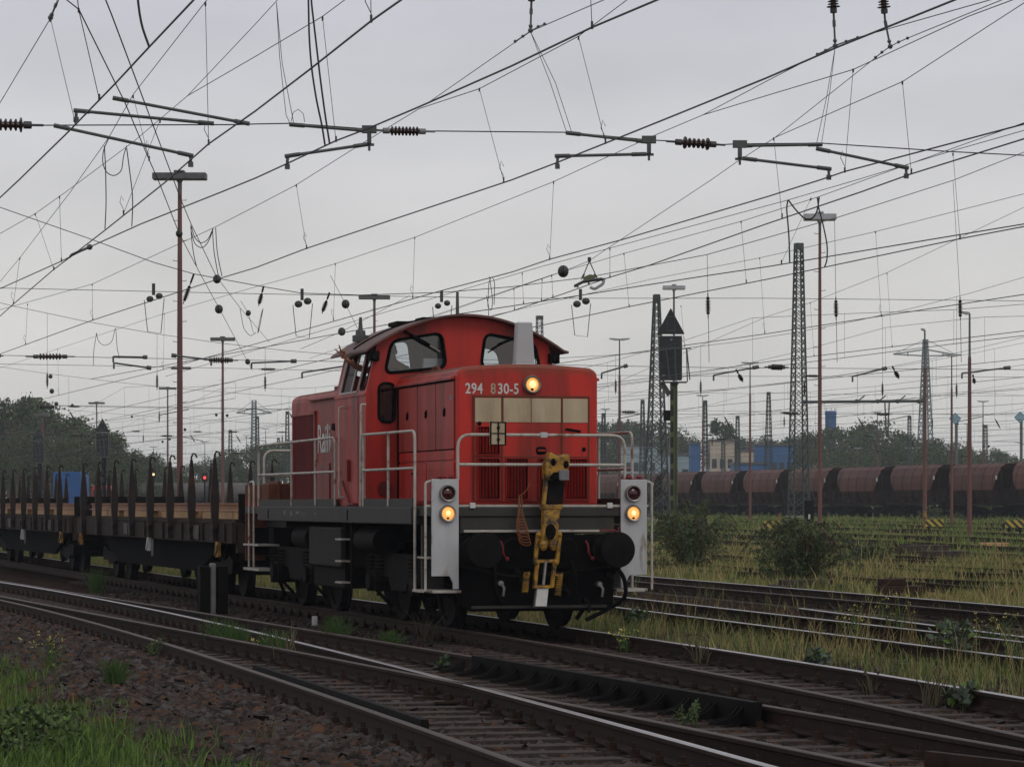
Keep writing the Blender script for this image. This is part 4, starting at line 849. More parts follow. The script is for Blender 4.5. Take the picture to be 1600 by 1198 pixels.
for x, y, h, kd, lb in ((525, 1012, .42, 'tuft', 'thick dark green tuft beside the white post between the rails'), (345, 1016, .42, 'tuft', 'dark grass tuft at the inner rail before the check rail'), (372, 1020, .36, 'tuft', 'second dark grass tuft just before the check rail'), (430, 1034, .4, 'tuft', 'dark grass clump behind the orange brown dry stalks'), (610, 1020, .3, 'tuft', 'dark grass clump against the bright crossing rail'), (180, 1075, .3, 'tuft', 'green grass tuft half way up the ballast slope'), (445, 1040, .46, 'dry', 'orange brown dry stalks beside the check rail start'), (408, 1028, .24, 'flower', 'yellow flowering weed between two rusty rails'),
    (977, 1020, .32, 'flower', 'yellow flowering weed growing against the locomotive track rail'), (1092, 1040, .36, 'dry', 'bare pale twigs on the locomotive track before the guard rail'), (1080, 1135, .26, 'herb', 'bright green nettle at the foot of the guard rail'), (697, 1048, .17, 'leafy', 'pale leafy weed where the crossing rails meet'),
    (990, 988, .34, 'leafy', 'blue grey leafy weed in the grass behind the locomotive track'), (1270, 1060, .36, 'leafy', 'blue grey leafy weed leaning over the bright rail'), (1505, 1112, .30, 'leafy', 'pale leafy shoot between the two rails near the picture corner'), (1455, 1105, .34, 'dry', 'russet dry weed between the rails near the leafy shoot'),
    (1500, 1040, .55, 'leafy', 'large green leafy plant in the grass strip beside the double tracks'), (1592, 1035, .5, 'herb', 'light green plant at the far end of the grass strip'), (1360, 1085, .22, 'dry', 'small withered weed on the track ballast'), (665, 1003, .42, 'dry', 'single thin dry stalk beside the locomotive step'), (240, 1030, .3, 'herb', 'green weed sprouting beside the nearest rusty rail'),
    (85, 1052, .42, 'flower', 'tall plant with pale yellow flowers on the grassy bank'), (418, 1165, .22, 'dry', 'small pale budded weed on the ballast slope'), (1150, 1092, .14, 'dry', 'tiny pale stalks on the dark guard rail'), (150, 925, .5, 'tuft', 'dry green tuft on the ballast in front of the stake wagon'), (1400, 1000, .6, 'flower', 'tall yellow speckled weeds in the grass strip before the double tracks'), (1330, 1010, .55, 'flower', 'golden weeds in front of the double tracks'), (1545, 1020, .5, 'flower', 'yellow weeds beside the large leafy plant'), (1100, 960, .5, 'dry', 'reddish dock stalks in the grass strip')):
    small_weed(x, y, h, lb, kd)
p = G(38, 1185, -.3); r = empty('nettle_patch', (p[0], p[1], float(gz(p[0], p[1]))), 0, 'dense dark green nettles in the corner of the grassy bank', 'weed')
Q = np.concatenate([leaf_cloud((random.gauss(-.1, .22), random.gauss(0, .3), random.uniform(.1, .30)), (.13, .13, .1), 60, .06, .032, None, None, .2) for _ in range(70)])
Q[..., 2] *= 1.15
leaf_mesh('leaves', Q, LEAF, RNG.choice(5, len(Q), p=[.45, .10, .05, .40, 0]), r)
b = MB()
for _ in range(60): a = random.gauss(-.1, .2), random.gauss(0, .25); b.tube([(a[0], a[1], 0), (a[0] + random.gauss(0, .04), a[1], .3)], .004, 4)
b.build('stem', LEAF[0], r, recalc=False)
def buddleia(x, y, wpx, hpx, label):
    p = G(x, y, -.1); p = (p[0], p[1], float(gz(p[0], p[1]))); k = p[1] / FPX; R_, H_ = wpx * k / 2 * 1.2, hpx * k
    r = empty('butterfly_bush', p, 0, label, 'bush', 'bushes at the edge of the yard'); st = MB(); Q = []; F = []; M = []
    for i in range(62):
        a = random.uniform(0, 6.28); q = R_ * random.uniform(.25, 1.0); h = H_ * random.uniform(.55, 1.0) * (1 - .25 * (q / R_) ** 2)
        pts = [(0.1 * math.cos(a), .1 * math.sin(a), 0), (q * .45 * math.cos(a), q * .45 * math.sin(a), h * .6), (q * .85 * math.cos(a), q * .85 * math.sin(a), h * .95), (q * 1.08 * math.cos(a), q * 1.08 * math.sin(a), h * .98)]
        st.tube(pts, [.018, .012, .007, .004], 5)
        for j in range(11):
            s = .12 + .88 * j / 11; ix = min(int(s * 3), 2); f = s * 3 - ix; A, B = Vector(pts[ix]), Vector(pts[ix + 1]); c = A.lerp(B, f)
            Q.append(leaf_cloud(tuple(c), (.17, .17, .15), 9, .13, .030, None, None, .5, .1))
        tip = Vector(pts[3]); dr = Vector((math.cos(a), math.sin(a), -.5)).normalized()
        if i % 3 != 1:
            for j in range(11): F.append(leaf_cloud(tuple(tip + dr * .030 * j + Vector((0, 0, .06 - .006 * j * j * .3))), (.025, .025, .025), 6, .045, .026, None, None, .2)); M.append(np.full(6, 1 if i % 8 else 0))
    for i in range(70):
        a = random.uniform(0, 6.28); q = R_ * .85 * math.sqrt(random.uniform(0, 1)); zz = H_ * random.uniform(.05, .55)
        Q.append(leaf_cloud((q * math.cos(a), q * math.sin(a), zz), (.22, .22, .2), 22, .13, .03, None, None, .4, .1))
    st.build('stem', STEMM, r, recalc=False); Q = np.concatenate(Q); F = np.concatenate(F)
    leaf_mesh('foliage', Q, LEAF, RNG.choice(5, len(Q), p=[.4, .32, .2, .0, .08]), r); leaf_mesh('blossom', F, [VIOL, DRYF], np.concatenate(M), r)
buddleia(1076, 890, 126, 126, 'dark round butterfly bush right beside the white lamp board and green signal mast')
buddleia(1252, 908, 140, 110, 'lower butterfly bush with drooping withered spikes in front of the red brown lamp mast')
for x, y, w_, h_, lb in ((1360, 868, 60, 32, 'low green shrub in the dry meadow past the butterfly bushes'), (1462, 818, 34, 22, 'small grey green shrub at the foot of a lamp mast'), (1500, 822, 26, 18, 'small dark shrub between two lamp masts')):
    p = G(x, y, .1); p = (p[0], p[1], float(gz(p[0], p[1]))); k = p[1] / FPX; r = empty('shrub', p, 0, lb, 'bush', 'bushes at the edge of the yard')
    Q = np.concatenate([leaf_cloud((random.gauss(0, w_ * k * .22), random.gauss(0, .5), random.uniform(.2, .8) * h_ * k), (.3, .3, .25), 50, .16, .05, None, None, .1, .2) for _ in range(26)])
    leaf_mesh('foliage', Q, LEAF, RNG.choice(5, len(Q), p=[.4, .3, .2, 0, .1]), r)
    b = MB(); b.tube([(0, 0, 0), (0, 0, h_ * k * .6)], .02, 5); b.build('stem', STEMM, r)
# bushes and undergrowth behind the hopper wagons
n_ = 700; w = 104 + RNG.uniform(0, 5, n_); t = RNG.uniform(170, 430, n_)
Q = np.concatenate([leaf_cloud((a * CA - b_ * SA, a * SA + b_ * CA, float(gz(a * CA - b_ * SA, a * SA + b_ * CA)) + .6), (1.3, 1.3, .95), 34, .5, .32, None, None, .2, .3) for a, b_ in zip(w, t)])
o = leaf_mesh('undergrowth', Q, LEAF, RNG.choice(5, len(Q), p=[.45, .2, .25, .1, 0]), None); tag(o, 'green undergrowth seen between the wheels behind the hopper wagons', 'undergrowth', kind='stuff')
# ================================================================ STAKE WAGONS behind the locomotive
def wagon_bogie(par, uc, name='bogie', mat=DARK, ax=.9, rw=.46):
    g = empty(name); g.parent = par; b = MB()
    for s in (-1, 1):
        b.prism([(uc - ax - .35, .62), (uc - ax, .72), (uc - .4, .60), (uc + .4, .60), (uc + ax, .72), (uc + ax + .35, .62), (uc + ax + .2, .40), (uc + ax - .3, .42), (uc + .3, .32), (uc - .3, .32), (uc - ax + .3, .42), (uc - ax - .2, .40)], s * 1.0 - .06, s * 1.0 + .06, 0, lambda p, q, d: (d, p, q))
    b.box(-1, 1, uc - .2, uc + .2, .4, .95); b.build('bogie_frame', mat, g)
    for du in (-ax, ax):
        b = MB(); b.cyl((-.8, uc + du, rw), (.8, uc + du, rw), .08, n=8)
        for s in (-1, 1): b.lathe((s * .68, uc + du, rw), (s * .82, uc + du, rw), [(0, rw + .03), (.25, rw + .03), (.3, rw), (1, rw - .01), (.9, rw - .08), (.9, .15)], 24)
        b.build('wheelset', mat, g, sm=True)
def stake_wagon():
    r = empty('stake_wagon', (0, 0, 0), AL, '', 'flat wagon', 'stake wagons coupled behind the locomotive')
    L = 18.6; b = MB()
    for s in (-1, 1):
        b.box(s * 1.36 - .04, s * 1.36 + .04, 0, L, .96, 1.30); b.box(s * 1.30 - .1, s * 1.30 + .1, 0, L, 1.27, 1.32)
        for k in range(9): b.box(s * 1.41 - .03, s * 1.41 + .03, .5 + k * 2.1, .56 + k * 2.1, .98, 1.29)
    b.box(-1.3, 1.3, 0, .15, .80, 1.30); b.box(-1.3, 1.3, L - .15, L, .80, 1.30); b.box(-.35, .35, 0, L, .7, 1.25)
    b.build('underframe', WAGON, r)
    for s in (-1, 1): b = MB(); b.prism([(1.9, .958), (L - 1.9, .958), (L - 4.6, .40), (4.6, .40)], s * 1.1 - .05, s * 1.1 + .05, 0, lambda p, q, d: (d, p, q)); b.build('truss_shade_plate', BLACK, r)  # truss deepened into a solid black plate, painting in the dark underside
    b = MB()
    for k in range(62): b.box(-1.34, 1.34, .05 + k * .3, .33 + k * .3, 1.322, 1.36)
    b.build('floor', SLEEP, r)
    for u, s0 in ((0, -1), (L, 1)):
        b = MB(); b.box(-1.28, 1.28, u - .04, u + .04, 1.362, 1.80 if s0 < 0 else 1.62)
        for v in (-.9, 0, .9): b.box(v - .05, v + .05, u + s0 * .04 - .03, u + s0 * .04 + .03, 1.30, 1.78 if s0 < 0 else 1.6)
        b.build('end_board', DARK, r)
        for v in (-.875, .875):
            b = MB(); b.lathe((v, u, 1.04), (v, u + s0 * .64, 1.04), [(0, .15), (.2, .12), (.85, .09), (.87, .22), (1, .2)], 16); b.build('buffer', DARK, r, sm=True)
    for s in (-1, 1):
        for k in range(8):
            u = 1.35 + k * 2.28; b = MB(); x = s * 1.44
            b.add([(x - .045, u - .06, .99), (x + .045, u - .06, .99), (x + .045, u + .06, .99), (x - .045, u + .06, .99), (x - .074, u - .05, 1.75), (x + .074, u - .05, 1.75), (x + .074, u + .05, 1.75), (x - .074, u + .05, 1.75), (x - .022, u - .025, 2.42), (x + .022, u - .025, 2.42), (x + .022, u + .03, 2.42), (x - .022, u + .03, 2.42)],
                  [(0, 3, 2, 1), (0, 1, 5, 4), (1, 2, 6, 5), (2, 3, 7, 6), (3, 0, 4, 7), (4, 5, 9, 8), (5, 6, 10, 9), (6, 7, 11, 10), (7, 4, 8, 11), (8, 9, 10, 11)])
            b.tube([(x, u, 2.40), (x, u - .0, 2.48), (x + .02, u - .05, 2.535), (x + .06, u - .09, 2.52), (x + .08, u - .10, 2.46)], .017, 6)
            b.box(x - .06, x + .06, u - .13, u + .13, 1.0, 1.06); b.box(x - .06, x + .06, u - .13, u + .13, 1.2, 1.26); b.build('stake', STAKE, r)
    for u in (1.0, 17.6, 8.3):
        b = MB(); b.box(-1.47, -1.42, u - .12, u + .12, .72, .98); b.tube([(-1.46, u - .1, .95), (-1.5, u, .75), (-1.46, u + .1, .95)], .02, 5); b.build('hook', YELLOW if u != 8.3 else BOARD, r)
    CHK = pm('chalk_panel', (.13, .12, .11), (.05, .04, .04), 9, .8)
    for u0, u1, z0, z1 in ((10.5, 11.6, 1.02, 1.24), (3.0, 3.6, 1.0, 1.25), (7.9, 8.15, .62, .95)): b = MB(); b.box(-1.43, -1.42, u0, u1, z0, z1); b.build('data_panel', CHK, r)
    for uc in (2.9, 15.7): wagon_bogie(r, uc)
    b = MB(); b.box(-.9, .9, 7, 11.5, .55, .8); b.cyl((-.4, 6, .7), (-.4, 7, .7), .2, n=12); b.build('brake_gear', DARK, r)
    return r
SW = [stake_wagon()]; SW.append(copy_tree(SW[0])); SW.append(copy_tree(SW[0]))
for o, u, lb in zip(SW, (13.5, 33.4, 53.3), ('brown stake wagon coupled directly behind the red locomotive carrying rusty rails', 'second brown stake wagon of the train with reddish stakes', 'third stake wagon at the tail of the train')):
    o.location = L2W(0, u, 0); o['label'] = lb
for k, (u, lb) in enumerate(((13.5, 'long rusty rails lying on the stake wagon next to the locomotive'), (33.4, 'long rusty rails lying on the second stake wagon'))):
    r = empty('rail_load', L2W(0, u, 1.362), AL, lb, 'rails', 'loads on the stake wagons')
    for i in range(12):
        b = MB(); x = -1.15 + i * .2; b.prism([(x - .07, .135), (x + .07, .135), (x + .07, .15), (x + .012, .17), (x + .012, .24), (x + .035, .25), (x + .035, .285), (x - .035, .285), (x - .035, .25), (x - .012, .24), (x - .012, .17), (x - .07, .15)], .3 + random.uniform(0, .3), 18.2 - random.uniform(0, .5)); b.build('rail', RUSTRAIL, r)
    r = empty('timber_bearers', L2W(0, u, 1.362), AL, lb.replace('long rusty rails lying on', 'pale timber bearers under the rails on'), 'timbers', 'loads on the stake wagons')
    for s in (-1, 1):
        for j in range(4): b = MB(); b.box(s * 1.05 - .16, s * 1.05 + .16, .5 + j * 4.4, 4.2 + j * 4.4 + random.uniform(-.4, .2), .002, .132); b.build('timber', TIMBER, r, bevel=.01)
# ================================================================ HOPPER WAGONS
HOPC = pm('hopper_chute', (.060, .022, .018), (.035, .015, .013), 2, .7, spec=.15)
def hopper():
    r = empty('hopper_wagon', (0, 0, 0), AL, '', 'hopper wagon', 'brown hopper wagons in a long row'); b = MB()
    # upper body: half-barrel skin
    prof = [(-1.5, 2.2), (-1.5, 2.75), (-1.42, 3.35), (-1.15, 3.95), (-.75, 4.22), (.75, 4.22), (1.15, 3.95), (1.42, 3.35), (1.5, 2.75), (1.5, 2.2)]
    n = len(prof); vs = []; H = lambda z: .0 + 1.15 * (1 - (max(z - 2.2, 0) / 2.02)) ** 1.6
    for sg in (-1, 1):
        for x, z in prof: vs.append((x, sg * (3.75 + .85 * math.sin(min(1, (z - 2.2) / 1.9) * 1.5708)), z))
    b.add(vs, [tuple(range(n)), tuple(range(2 * n - 1, n - 1, -1))] + [(i, i + n, (i + 1) % n + n, (i + 1) % n) for i in range(n)]); b.build('body', HOPPER, r, bevel=.03)
    b = MB()
    for u in np.linspace(-3.7, 3.7, 5): b.prism([(x * 1.015, z if z < 4 else z + .02) for x, z in prof], u - .02, u + .02)
    b.build('body_rib', HOPC, r)
    for sg in (-1, 1):
        b = MB(); e_ = [(x * .985, sg * (3.77 + .85 * math.sin(min(1, (z - 2.2) / 1.9) * 1.5708)), z - .02) for x, z in prof]; b.add(e_, [tuple(range(n))]); b.build('shaded_end_wall', HOPD, r)  # dark sheet over the body end: shade of the sloped underside painted as colour
    for s in (-1, 1):                                            # discharge chutes and their dark recesses
        b = MB()
        for k in range(4):
            u0, u1 = -3.75 + k * 1.9, -3.75 + k * 1.9 + 1.55
            b.add([(s * 1.5, u0, 2.2), (s * 1.5, u1, 2.2), (s * 1.15, u1 - .3, 1.25), (s * 1.15, u0 + .3, 1.25), (s * .9, u0, 2.2), (s * .9, u1, 2.2), (s * .8, u1 - .3, 1.25), (s * .8, u0 + .3, 1.25)], [(0, 1, 2, 3), (7, 6, 5, 4), (0, 3, 7, 4), (1, 5, 6, 2), (3, 2, 6, 7)])
        b.build('chute', HOPC, r)
        b = MB(); b.box(s * 1.4 - .05, s * 1.4 + .05, -5.3, 5.3, 1.02, 1.22); b.box(s * 1.44 - .03, s * 1.44 + .03, -5.2, 5.2, 1.62, 1.68)
        for k in range(9): b.box(s * 1.45 - .03, s * 1.45 + .03, -4.9 + k * 1.22 - .04, -4.9 + k * 1.22 + .04, 1.2, 2.25)
        b.build('side_sill', HOPD, r)
        b = MB(); b.box(s * 1.505 - .004, s * 1.505 + .004, -4.55, -4.25, 3.0, 3.3); b.build('panel', WHITE, r)
    b = MB(); b.box(-.8, .8, -4.0, 4.0, 1.0, 2.2); b.box(-1.3, 1.3, -5.35, -5.2, .85, 1.22); b.box(-1.3, 1.3, 5.2, 5.35, .85, 1.22); b.build('underframe', HOPD, r)
    for s in (-1, 1):                                            # end platforms with frames
        b = MB()
        for x in (-1.3, 1.3): b.bar((x, s * 5.25, 1.2), (x * .9, s * 4.55, 3.95), .09, .09); b.bar((x, s * 5.3, 1.2), (x, s * 5.3, 2.3), .06, .06)
        b.bar((-1.3, s * 5.3, 2.3), (1.3, s * 5.3, 2.3), .06, .06); b.prism([(s * 3.7, 1.3), (s * 4.9, 1.3), (s * 3.7, 2.6)], -1.0, 1.0, 0, lambda p, q, d: (d, p, q)); b.build('end_frame', HOPD, r)
        for x in (-.875, .875): b = MB(); b.lathe((x, s * 5.3, 1.05), (x, s * 5.72, 1.05), [(0, .12), (.85, .1), (.87, .21), (1, .2)], 10); b.build('buffer', DARK, r)
        wagon_bogie(r, s * 3.4)
    return r
hp_ = hopper(); NAMES = ['nearest', 'second', 'third', 'fourth', 'fifth', 'sixth', 'seventh', 'eighth', 'ninth', 'tenth', 'eleventh']
for k in range(11):
    o = hp_ if k == 0 else copy_tree(hp_); t = 204.1 + 11.45 * k; x, y, _ = WT(WH, t); o.location = (x, y, float(gz(x, y)) + .19)
    o['label'] = '%s brown hopper wagon counted along the row from the frame edge' % NAMES[k] if k else 'largest brown hopper wagon at the near end of the row across the yard'
# ================================================================ LAMP MASTS
def onground(x, Y): X = (x - 800) * Y / FPX; return (X, Y, float(gz(X, Y)))
def lamp(x, yt, Y, style, wpx, label, mat=None, low=None, r0=None, head=None):
    k = Y / FPX; p = onground(x, Y); h = EYE + (HOR - yt) * k - p[2]; r = empty('lamp_mast', p, 0, label, 'lamp mast', 'lamp masts of the yard'); r0 = r0 or .12; W_ = wpx * k
    mat = mat or MASTR; b = MB()
    if style == 'bar': b.lathe((0, 0, -.1), (0, 0, h - .3), [(0, r0 * 1.15), (.5, r0), (1, r0 * .72)], 10)
    else: b.lathe((0, 0, -.1), (0, 0, h * .8), [(0, r0 * 1.2), (1, r0 * .8)], 8)
    b.build('pole', mat, r, sm=True)
    if style == 'bar':
        b = MB(); b.lathe((0, 0, h - 1.4), (0, 0, h - .25), [(0, r0 * .70), (1, r0 * .8)], 8); b.build('pole_top', MASTG, r, sm=True)
        b = MB(); b.box(-W_ / 2, W_ / 2, -.38, .38, -.32, -.02); b.box(-W_ * .1, W_ * .1, -.42, .42, -.02, .08); b.ball((0, -.1, -.34), (.16, .16, .13), 10)
        b.v = [(a, c, d + h) for a, c, d in b.v]; b.build('lamp_head', head or LAMPD, r, bevel=.05)
        b = MB(); n_ = int(h / .9)
        for i in range(2, n_): s = 1 if i % 2 else -1; b.tube([(0, 0, i * .9), (s * (r0 + .16), 0, i * .9), (s * (r0 + .16), 0, i * .9 + .06)], .014, 4)
        b.build('climbing_rung', mat, r)
    else:
        b = MB(); b.lathe((0, 0, h * .8), (0, 0, h - .02), [(0, r0 * .8), (.05, r0 * .6), (1, r0 * .45)], 8); b.build('pole_top', MASTG, r, sm=True)
        for s in ((-1, 1) if style == 'twin' else (-1,)):
            b = MB(); b.prism([(0, -.06), (s * W_ * .15, -.09), (s * W_ * .5, .0), (s * W_ * .5, .08), (s * W_ * .15, .06), (0, .04)], -.13, .13); b.v = [(a, c, d + h) for a, c, d in b.v]; b.build('lamp_head', LAMPG, r, bevel=.02)
    return r
lamp(281, 270, 137, 'bar', 84, 'tallest rust brown lamp mast with wide dark lamp head above the stake wagon', r0=.125)
lamp(348, 527, 280, 'bar', 38, 'lamp mast with dark head next to the tallest mast, above the last stakes', r0=.13)
lamp(283, 573, 372, 'bar', 31, 'distant lamp head hidden behind the tallest rust brown mast', r0=.14)
lamp(262, 605, 450, 'bar', 27, 'thin distant lamp mast with a small dark head beside the tallest mast', r0=.14)
lamp(585, 461, 235, 'bar', 49, 'lamp mast rising behind the locomotive cab roof with dark head', r0=.13)
lamp(151, 628, 480, 'bar', 25, 'distant lamp mast beside the dark triangle signal before the wood', r0=.13)
lamp(66, 646, 330, 'bar', 22, 'pale reddish lamp mast with short rungs before the hazy wood', r0=.2)
lamp(1281, 334, 146, 'bar', 50, 'tall red brown lamp mast with silver head before the hopper wagons', r0=.09, head=LAMPG)
lamp(1053, 446, 235, 'bar', 35, 'slim lamp mast with silver head rising behind the triangle signal', r0=.10, mat=MASTG, head=LAMPG)
lamp(968, 530, 197, 'twin', 32, 'twin armed lamp mast close to the locomotive hood', r0=.09)
lamp(1172, 567, 225, 'twin', 27, 'twin armed brown lamp mast before the pale storage tanks', r0=.085)
lamp(1098, 618, 300, 'twin', 20, 'small twin armed lamp mast before the blue box building', r0=.09)
lamp(1515, 489, 147, 'single', 26, 'red brown lamp mast with one arm beside the last hopper wagons', r0=.10)
lamp(1445, 515, 180, 'single', 12, 'red brown lamp mast seen along its arm at the portal end', r0=.11)
lamp(1487, 555, 190, 'twin', 28, 'twin armed lamp mast before the blue diamond sign', r0=.08)
lamp(1536, 627, 300, 'twin', 18, 'distant twin armed lamp mast over the trees by the frame edge', r0=.09)
lamp(1371, 644, 330, 'twin', 14, 'distant twin armed lamp mast under the hanging portal post', r0=.09)
lamp(946, 639, 330, 'twin', 15, 'distant twin armed lamp mast behind the locomotive handrail', r0=.09)
lamp(1511, 662, 420, 'twin', 12, 'faint small lamp mast over the far trees', r0=.10)
for x, yt, Y in ((240, 698, 470), (320, 690, 480), (385, 680, 520), (415, 670, 520), (97, 706, 430), (440, 690, 500)):
    lamp(x, yt, Y, 'twin', 13, 'faint distant twin armed lamp mast among the wires above the stake wagons', r0=.09)
for x, yt, Y in ((1540, 706, 420), (1556, 705, 430), (1568, 706, 440), (1420, 700, 430), (1340, 700, 450)):
    lamp(x, yt, Y, 'twin', 12, 'faint distant lamp mast in front of the far line of trees', r0=.09, mat=MASTG)
# ================================================================ LATTICE MASTS
def lattice(x, yt, Y, wt, wb, label, n=16, mat=None, name='lattice_mast', cap=True, cat='lattice mast', mr=.042):
    k = Y / FPX; p = onground(x, Y); h = EYE + (HOR - yt) * k - p[2]; a0, a1 = wb * k / 2, wt * k / 2; r = empty(name, p, AL, label, cat, 'lattice masts of the overhead line'); b = MB()
    C = lambda i, z: ((-1, -1), (1, -1), (1, 1), (-1, 1))[i % 4]
    def q(i, z): s = C(i, z); a = a0 + (a1 - a0) * z / h; return (s[0] * a, s[1] * a, z)
    for i in range(4): b.bar(q(i, 0), q(i, h), mr * 1.6, mr * 1.6)
    # bays shrink towards the top
    zs = [0]; 
    while zs[-1] < h - .3: zs.append(zs[-1] + max(1.5 * (a0 + (a1 - a0) * zs[-1] / h), .45))
    zs = [z for z in zs if z < h]
    for j in range(len(zs) - 1):
        for i in range(4): b.bar(q(i, zs[j]), q(i + 1, zs[j + 1]), mr, mr * .6); b.bar(q(i + 1, zs[j]), q(i, zs[j + 1]), mr, mr * .6)
    b.build('lattice', mat or LATT, r, recalc=False)
    b = MB(); b.box(-a0 * 1.25, a0 * 1.25, -a0 * 1.25, a0 * 1.25, -.3, .45); b.build('foundation', CONC, r, bevel=.04)
    if cap: b = MB(); b.box(-a1 * 1.2, a1 * 1.2, -a1 * 1.2, a1 * 1.2, h - .35, h + .05); b.build('mast_cap', LATT, r)
    return r, h, p
k1, k1h, k1p = lattice(1248, 381, 235, 10, 27, 'tallest lattice mast standing before the hopper wagons', mr=.062)
k2, k2h, k2p = lattice(1026, 461, 205, 7, 33, 'wide based lattice mast right behind the triangle signal', mr=.058)
lattice(843, 494, 330, 8, 18, 'lattice mast peeping over the cab roof edge')
lattice(1102, 626, 330, 4, 9, 'small lattice mast beside the twin armed lamp by the blue box')
lattice(1201, 613, 330, 4, 14, 'lattice mast in front of the blue hall')
lattice(1152.5, 650, 380, 4, 9, 'small lattice mast before the pale tanks')
lattice(1004, 625, 330, 4, 10, 'small lattice mast beside the locomotive handrail')
lattice(943, 646, 330, 4, 8, 'small lattice mast just past the locomotive hood')
lattice(1421, 650, 420, 4, 7, 'short lattice mast on top of the tree line'); lattice(1540, 664, 420, 4, 8, 'short lattice mast by the frame edge trees')
lattice(402, 651, 400, 4, 8, 'lattice mast left of the rear handrail of the locomotive'); lattice(360, 672, 420, 4, 7, 'short lattice mast beside the slim lamp mast')
lattice(449, 643, 380, 4, 8, 'lattice mast touching the rear hood of the locomotive'); lattice(435, 684, 480, 3, 6, 'shortest lattice mast behind the rear handrail')
lattice(1130, 690, 430, 4, 7, 'short lattice mast against the beige tank wall')
lattice(-130, 200, 100, 10, 30, 'lattice mast outside the view carrying the wires'); 
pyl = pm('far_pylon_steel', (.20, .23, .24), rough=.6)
for x, yt, Y, lb in ((1446, 530, 700, 'faint transmission pylon with long crossarm behind the brown lamp mast'), (397, 625, 800, 'faint transmission pylon over the hazy trees behind the wagons')):
    r, h, p = lattice(x, yt, Y, 5, 26 if x > 900 else 12, lb, mat=pyl, name='transmission_pylon', cap=False, cat='pylon', mr=.16); k = Y / FPX
    b = MB()
    zc_ = h - (24 if x > 900 else 20) * k; L_ = (54 if x > 900 else 28) * k
    for s in (-1, 1): b.bar((0, 0, zc_ + 1.2), (s * L_, 0, zc_), .3, .3); b.bar((0, 0, zc_ - .3), (s * L_, 0, zc_), .3, .3); b.bar((s * L_ * .55, 0, zc_ + .5), (s * L_ * .55, 0, zc_ - .4), .2, .2); b.bar((0, 0, h), (s * L_, 0, zc_), .1, .1)
    b.build('crossarm', pyl, r, recalc=False)
# portal boom from the tallest lattice mast
p0 = Vector(P(1252, 628, 235)); p1 = Vector(P(1445, 626, 235)); r = empty('portal_boom', p0, 0, 'horizontal boom from the tallest lattice mast with a hanging post', 'boom'); b = MB()
L_ = (p1 - p0).x; b.cyl((0, 0, 0), (L_, 0, .08), .11, n=8); b.build('boom', LATT, r)
b = MB(); xm = P(1386, 627, 235)[0] - p0.x
for s in (-.17, .17): b.bar((xm + s, 0, .0), (xm + s * .3, 0, -2.7), .1, .1)
b.bar((xm - .5, 0, -2.3), (xm + .7, 0, -2.3), .07, .07); b.build('hanging_post', LATT, r)
for f_ in (.45, .62, .78, .95): b = MB(); b.ball((L_ * f_, 0, .06), (.22, .15, .17), 8); b.tube([(L_ * f_, 0, 0), (L_ * f_ + .6, .0, .5)], .05, 5); b.build('boom_clamp', LATT, r)
# ================================================================ SIGNALS
SCR = pm('signal_screen_black', (.012, .013, .015), rough=.5); GRIDM = pm('signal_grid', (.03, .032, .035), rough=.6)
def signal(x, Y, zt, label, mast):
    p = onground(x, Y); g = p[2]; r = empty('railway_signal', p, 0, label, 'signal'); zt -= g; mx = .12
    b = MB(); b.box(mx - .13, mx + .13, -.02, .02, -.2, zt - 2.9); b.box(mx - .14, mx - .11, -.14, .14, -.2, zt - 2.9); b.box(mx + .11, mx + .14, -.14, .14, -.2, zt - 2.9); b.build('mast', mast, r)
    b = MB()
    for k in range(9): z = zt - 3.6 - k * .62; b.box(mx - .145, mx - .02, -.16, -.141, z, z + .42)
    b.build('mast_slot', SCR, r)
    b = MB(); b.prism(rpoly([(-.55, zt - 1.03), (.55, zt - 1.03), (0, zt)], .06), -.02, .02); b.build('triangle_board', SCR, r)
    b = MB(); b.box(-.15, -.135, -.05, -.03, zt - 1.0, zt - .3); b.box(.15, .165, -.05, -.03, zt - 1.0, zt - .3); b.box(-.15, .165, -.05, -.03, zt - .36, zt - .33); b.box(-.15, .165, -.05, -.03, zt - .9, zt - .87); b.build('board_frame', ARM, r)
    b = MB(); b.prism(rpoly([(-.44, zt - 2.83), (.44, zt - 2.83), (.44, zt - 1.12), (-.44, zt - 1.12)], .06), -.06, .06, 0); b.build('screen', SCR, r)
    b = MB(); b.box(-.45, .45, -.07, .07, zt - 1.12, zt - 1.09); b.build('screen_edge', INSG, r); b = MB(); b.ball((.02, -.08, zt - 1.25), (.05, .02, .05), 10); b.build('lamp', INSG, r); b = MB(); b.box(-.34, -.22, -.08, -.061, zt - 2.68, zt - 2.61); b.build('plate', INSG, r)
    b = MB(); b.box(-.45, .62, -.25, .25, zt - 2.93, zt - 2.88); b.box(.0, .3, -.1, .1, zt - 3.0, zt - 2.93); b.bar((-.05, 0, zt - 3.4), (-.35, 0, zt - 2.93), .07, .2); b.build('platform', ARM, r)
    for pts in ([(-.44, -.3, zt - 1.68), (.1, -.34, zt - 1.6), (.62, -.3, zt - 1.6), (.78, -.25, zt - 1.6)], [(.14, -.34, zt - 1.6), (.2, -.30, zt - 2.9)], [(.6, -.3, zt - 1.6), (.64, -.25, zt - 2.9)], [(-.2, -.32, zt - 1.65), (-.06, -.28, zt - 2.75)], [(.64, .2, zt - 1.6), (.76, .2, zt - 2.8)]):
        b = MB(); b.tube(pts, .025, 5); b.build('railing', ARM, r)
    b = MB(); b.box(-.28, -.03, -.1, .1, zt - 4.4, zt - 4.0); b.build('cable_box', DARK, r)
    return r
signal(1048, 120, 9.28, 'green signal mast with black triangle board and black screen beside the butterfly bush', GREEN)
signal(160, 230, 8.05, 'distant black triangle signal rising at the edge of the wood', DARK)
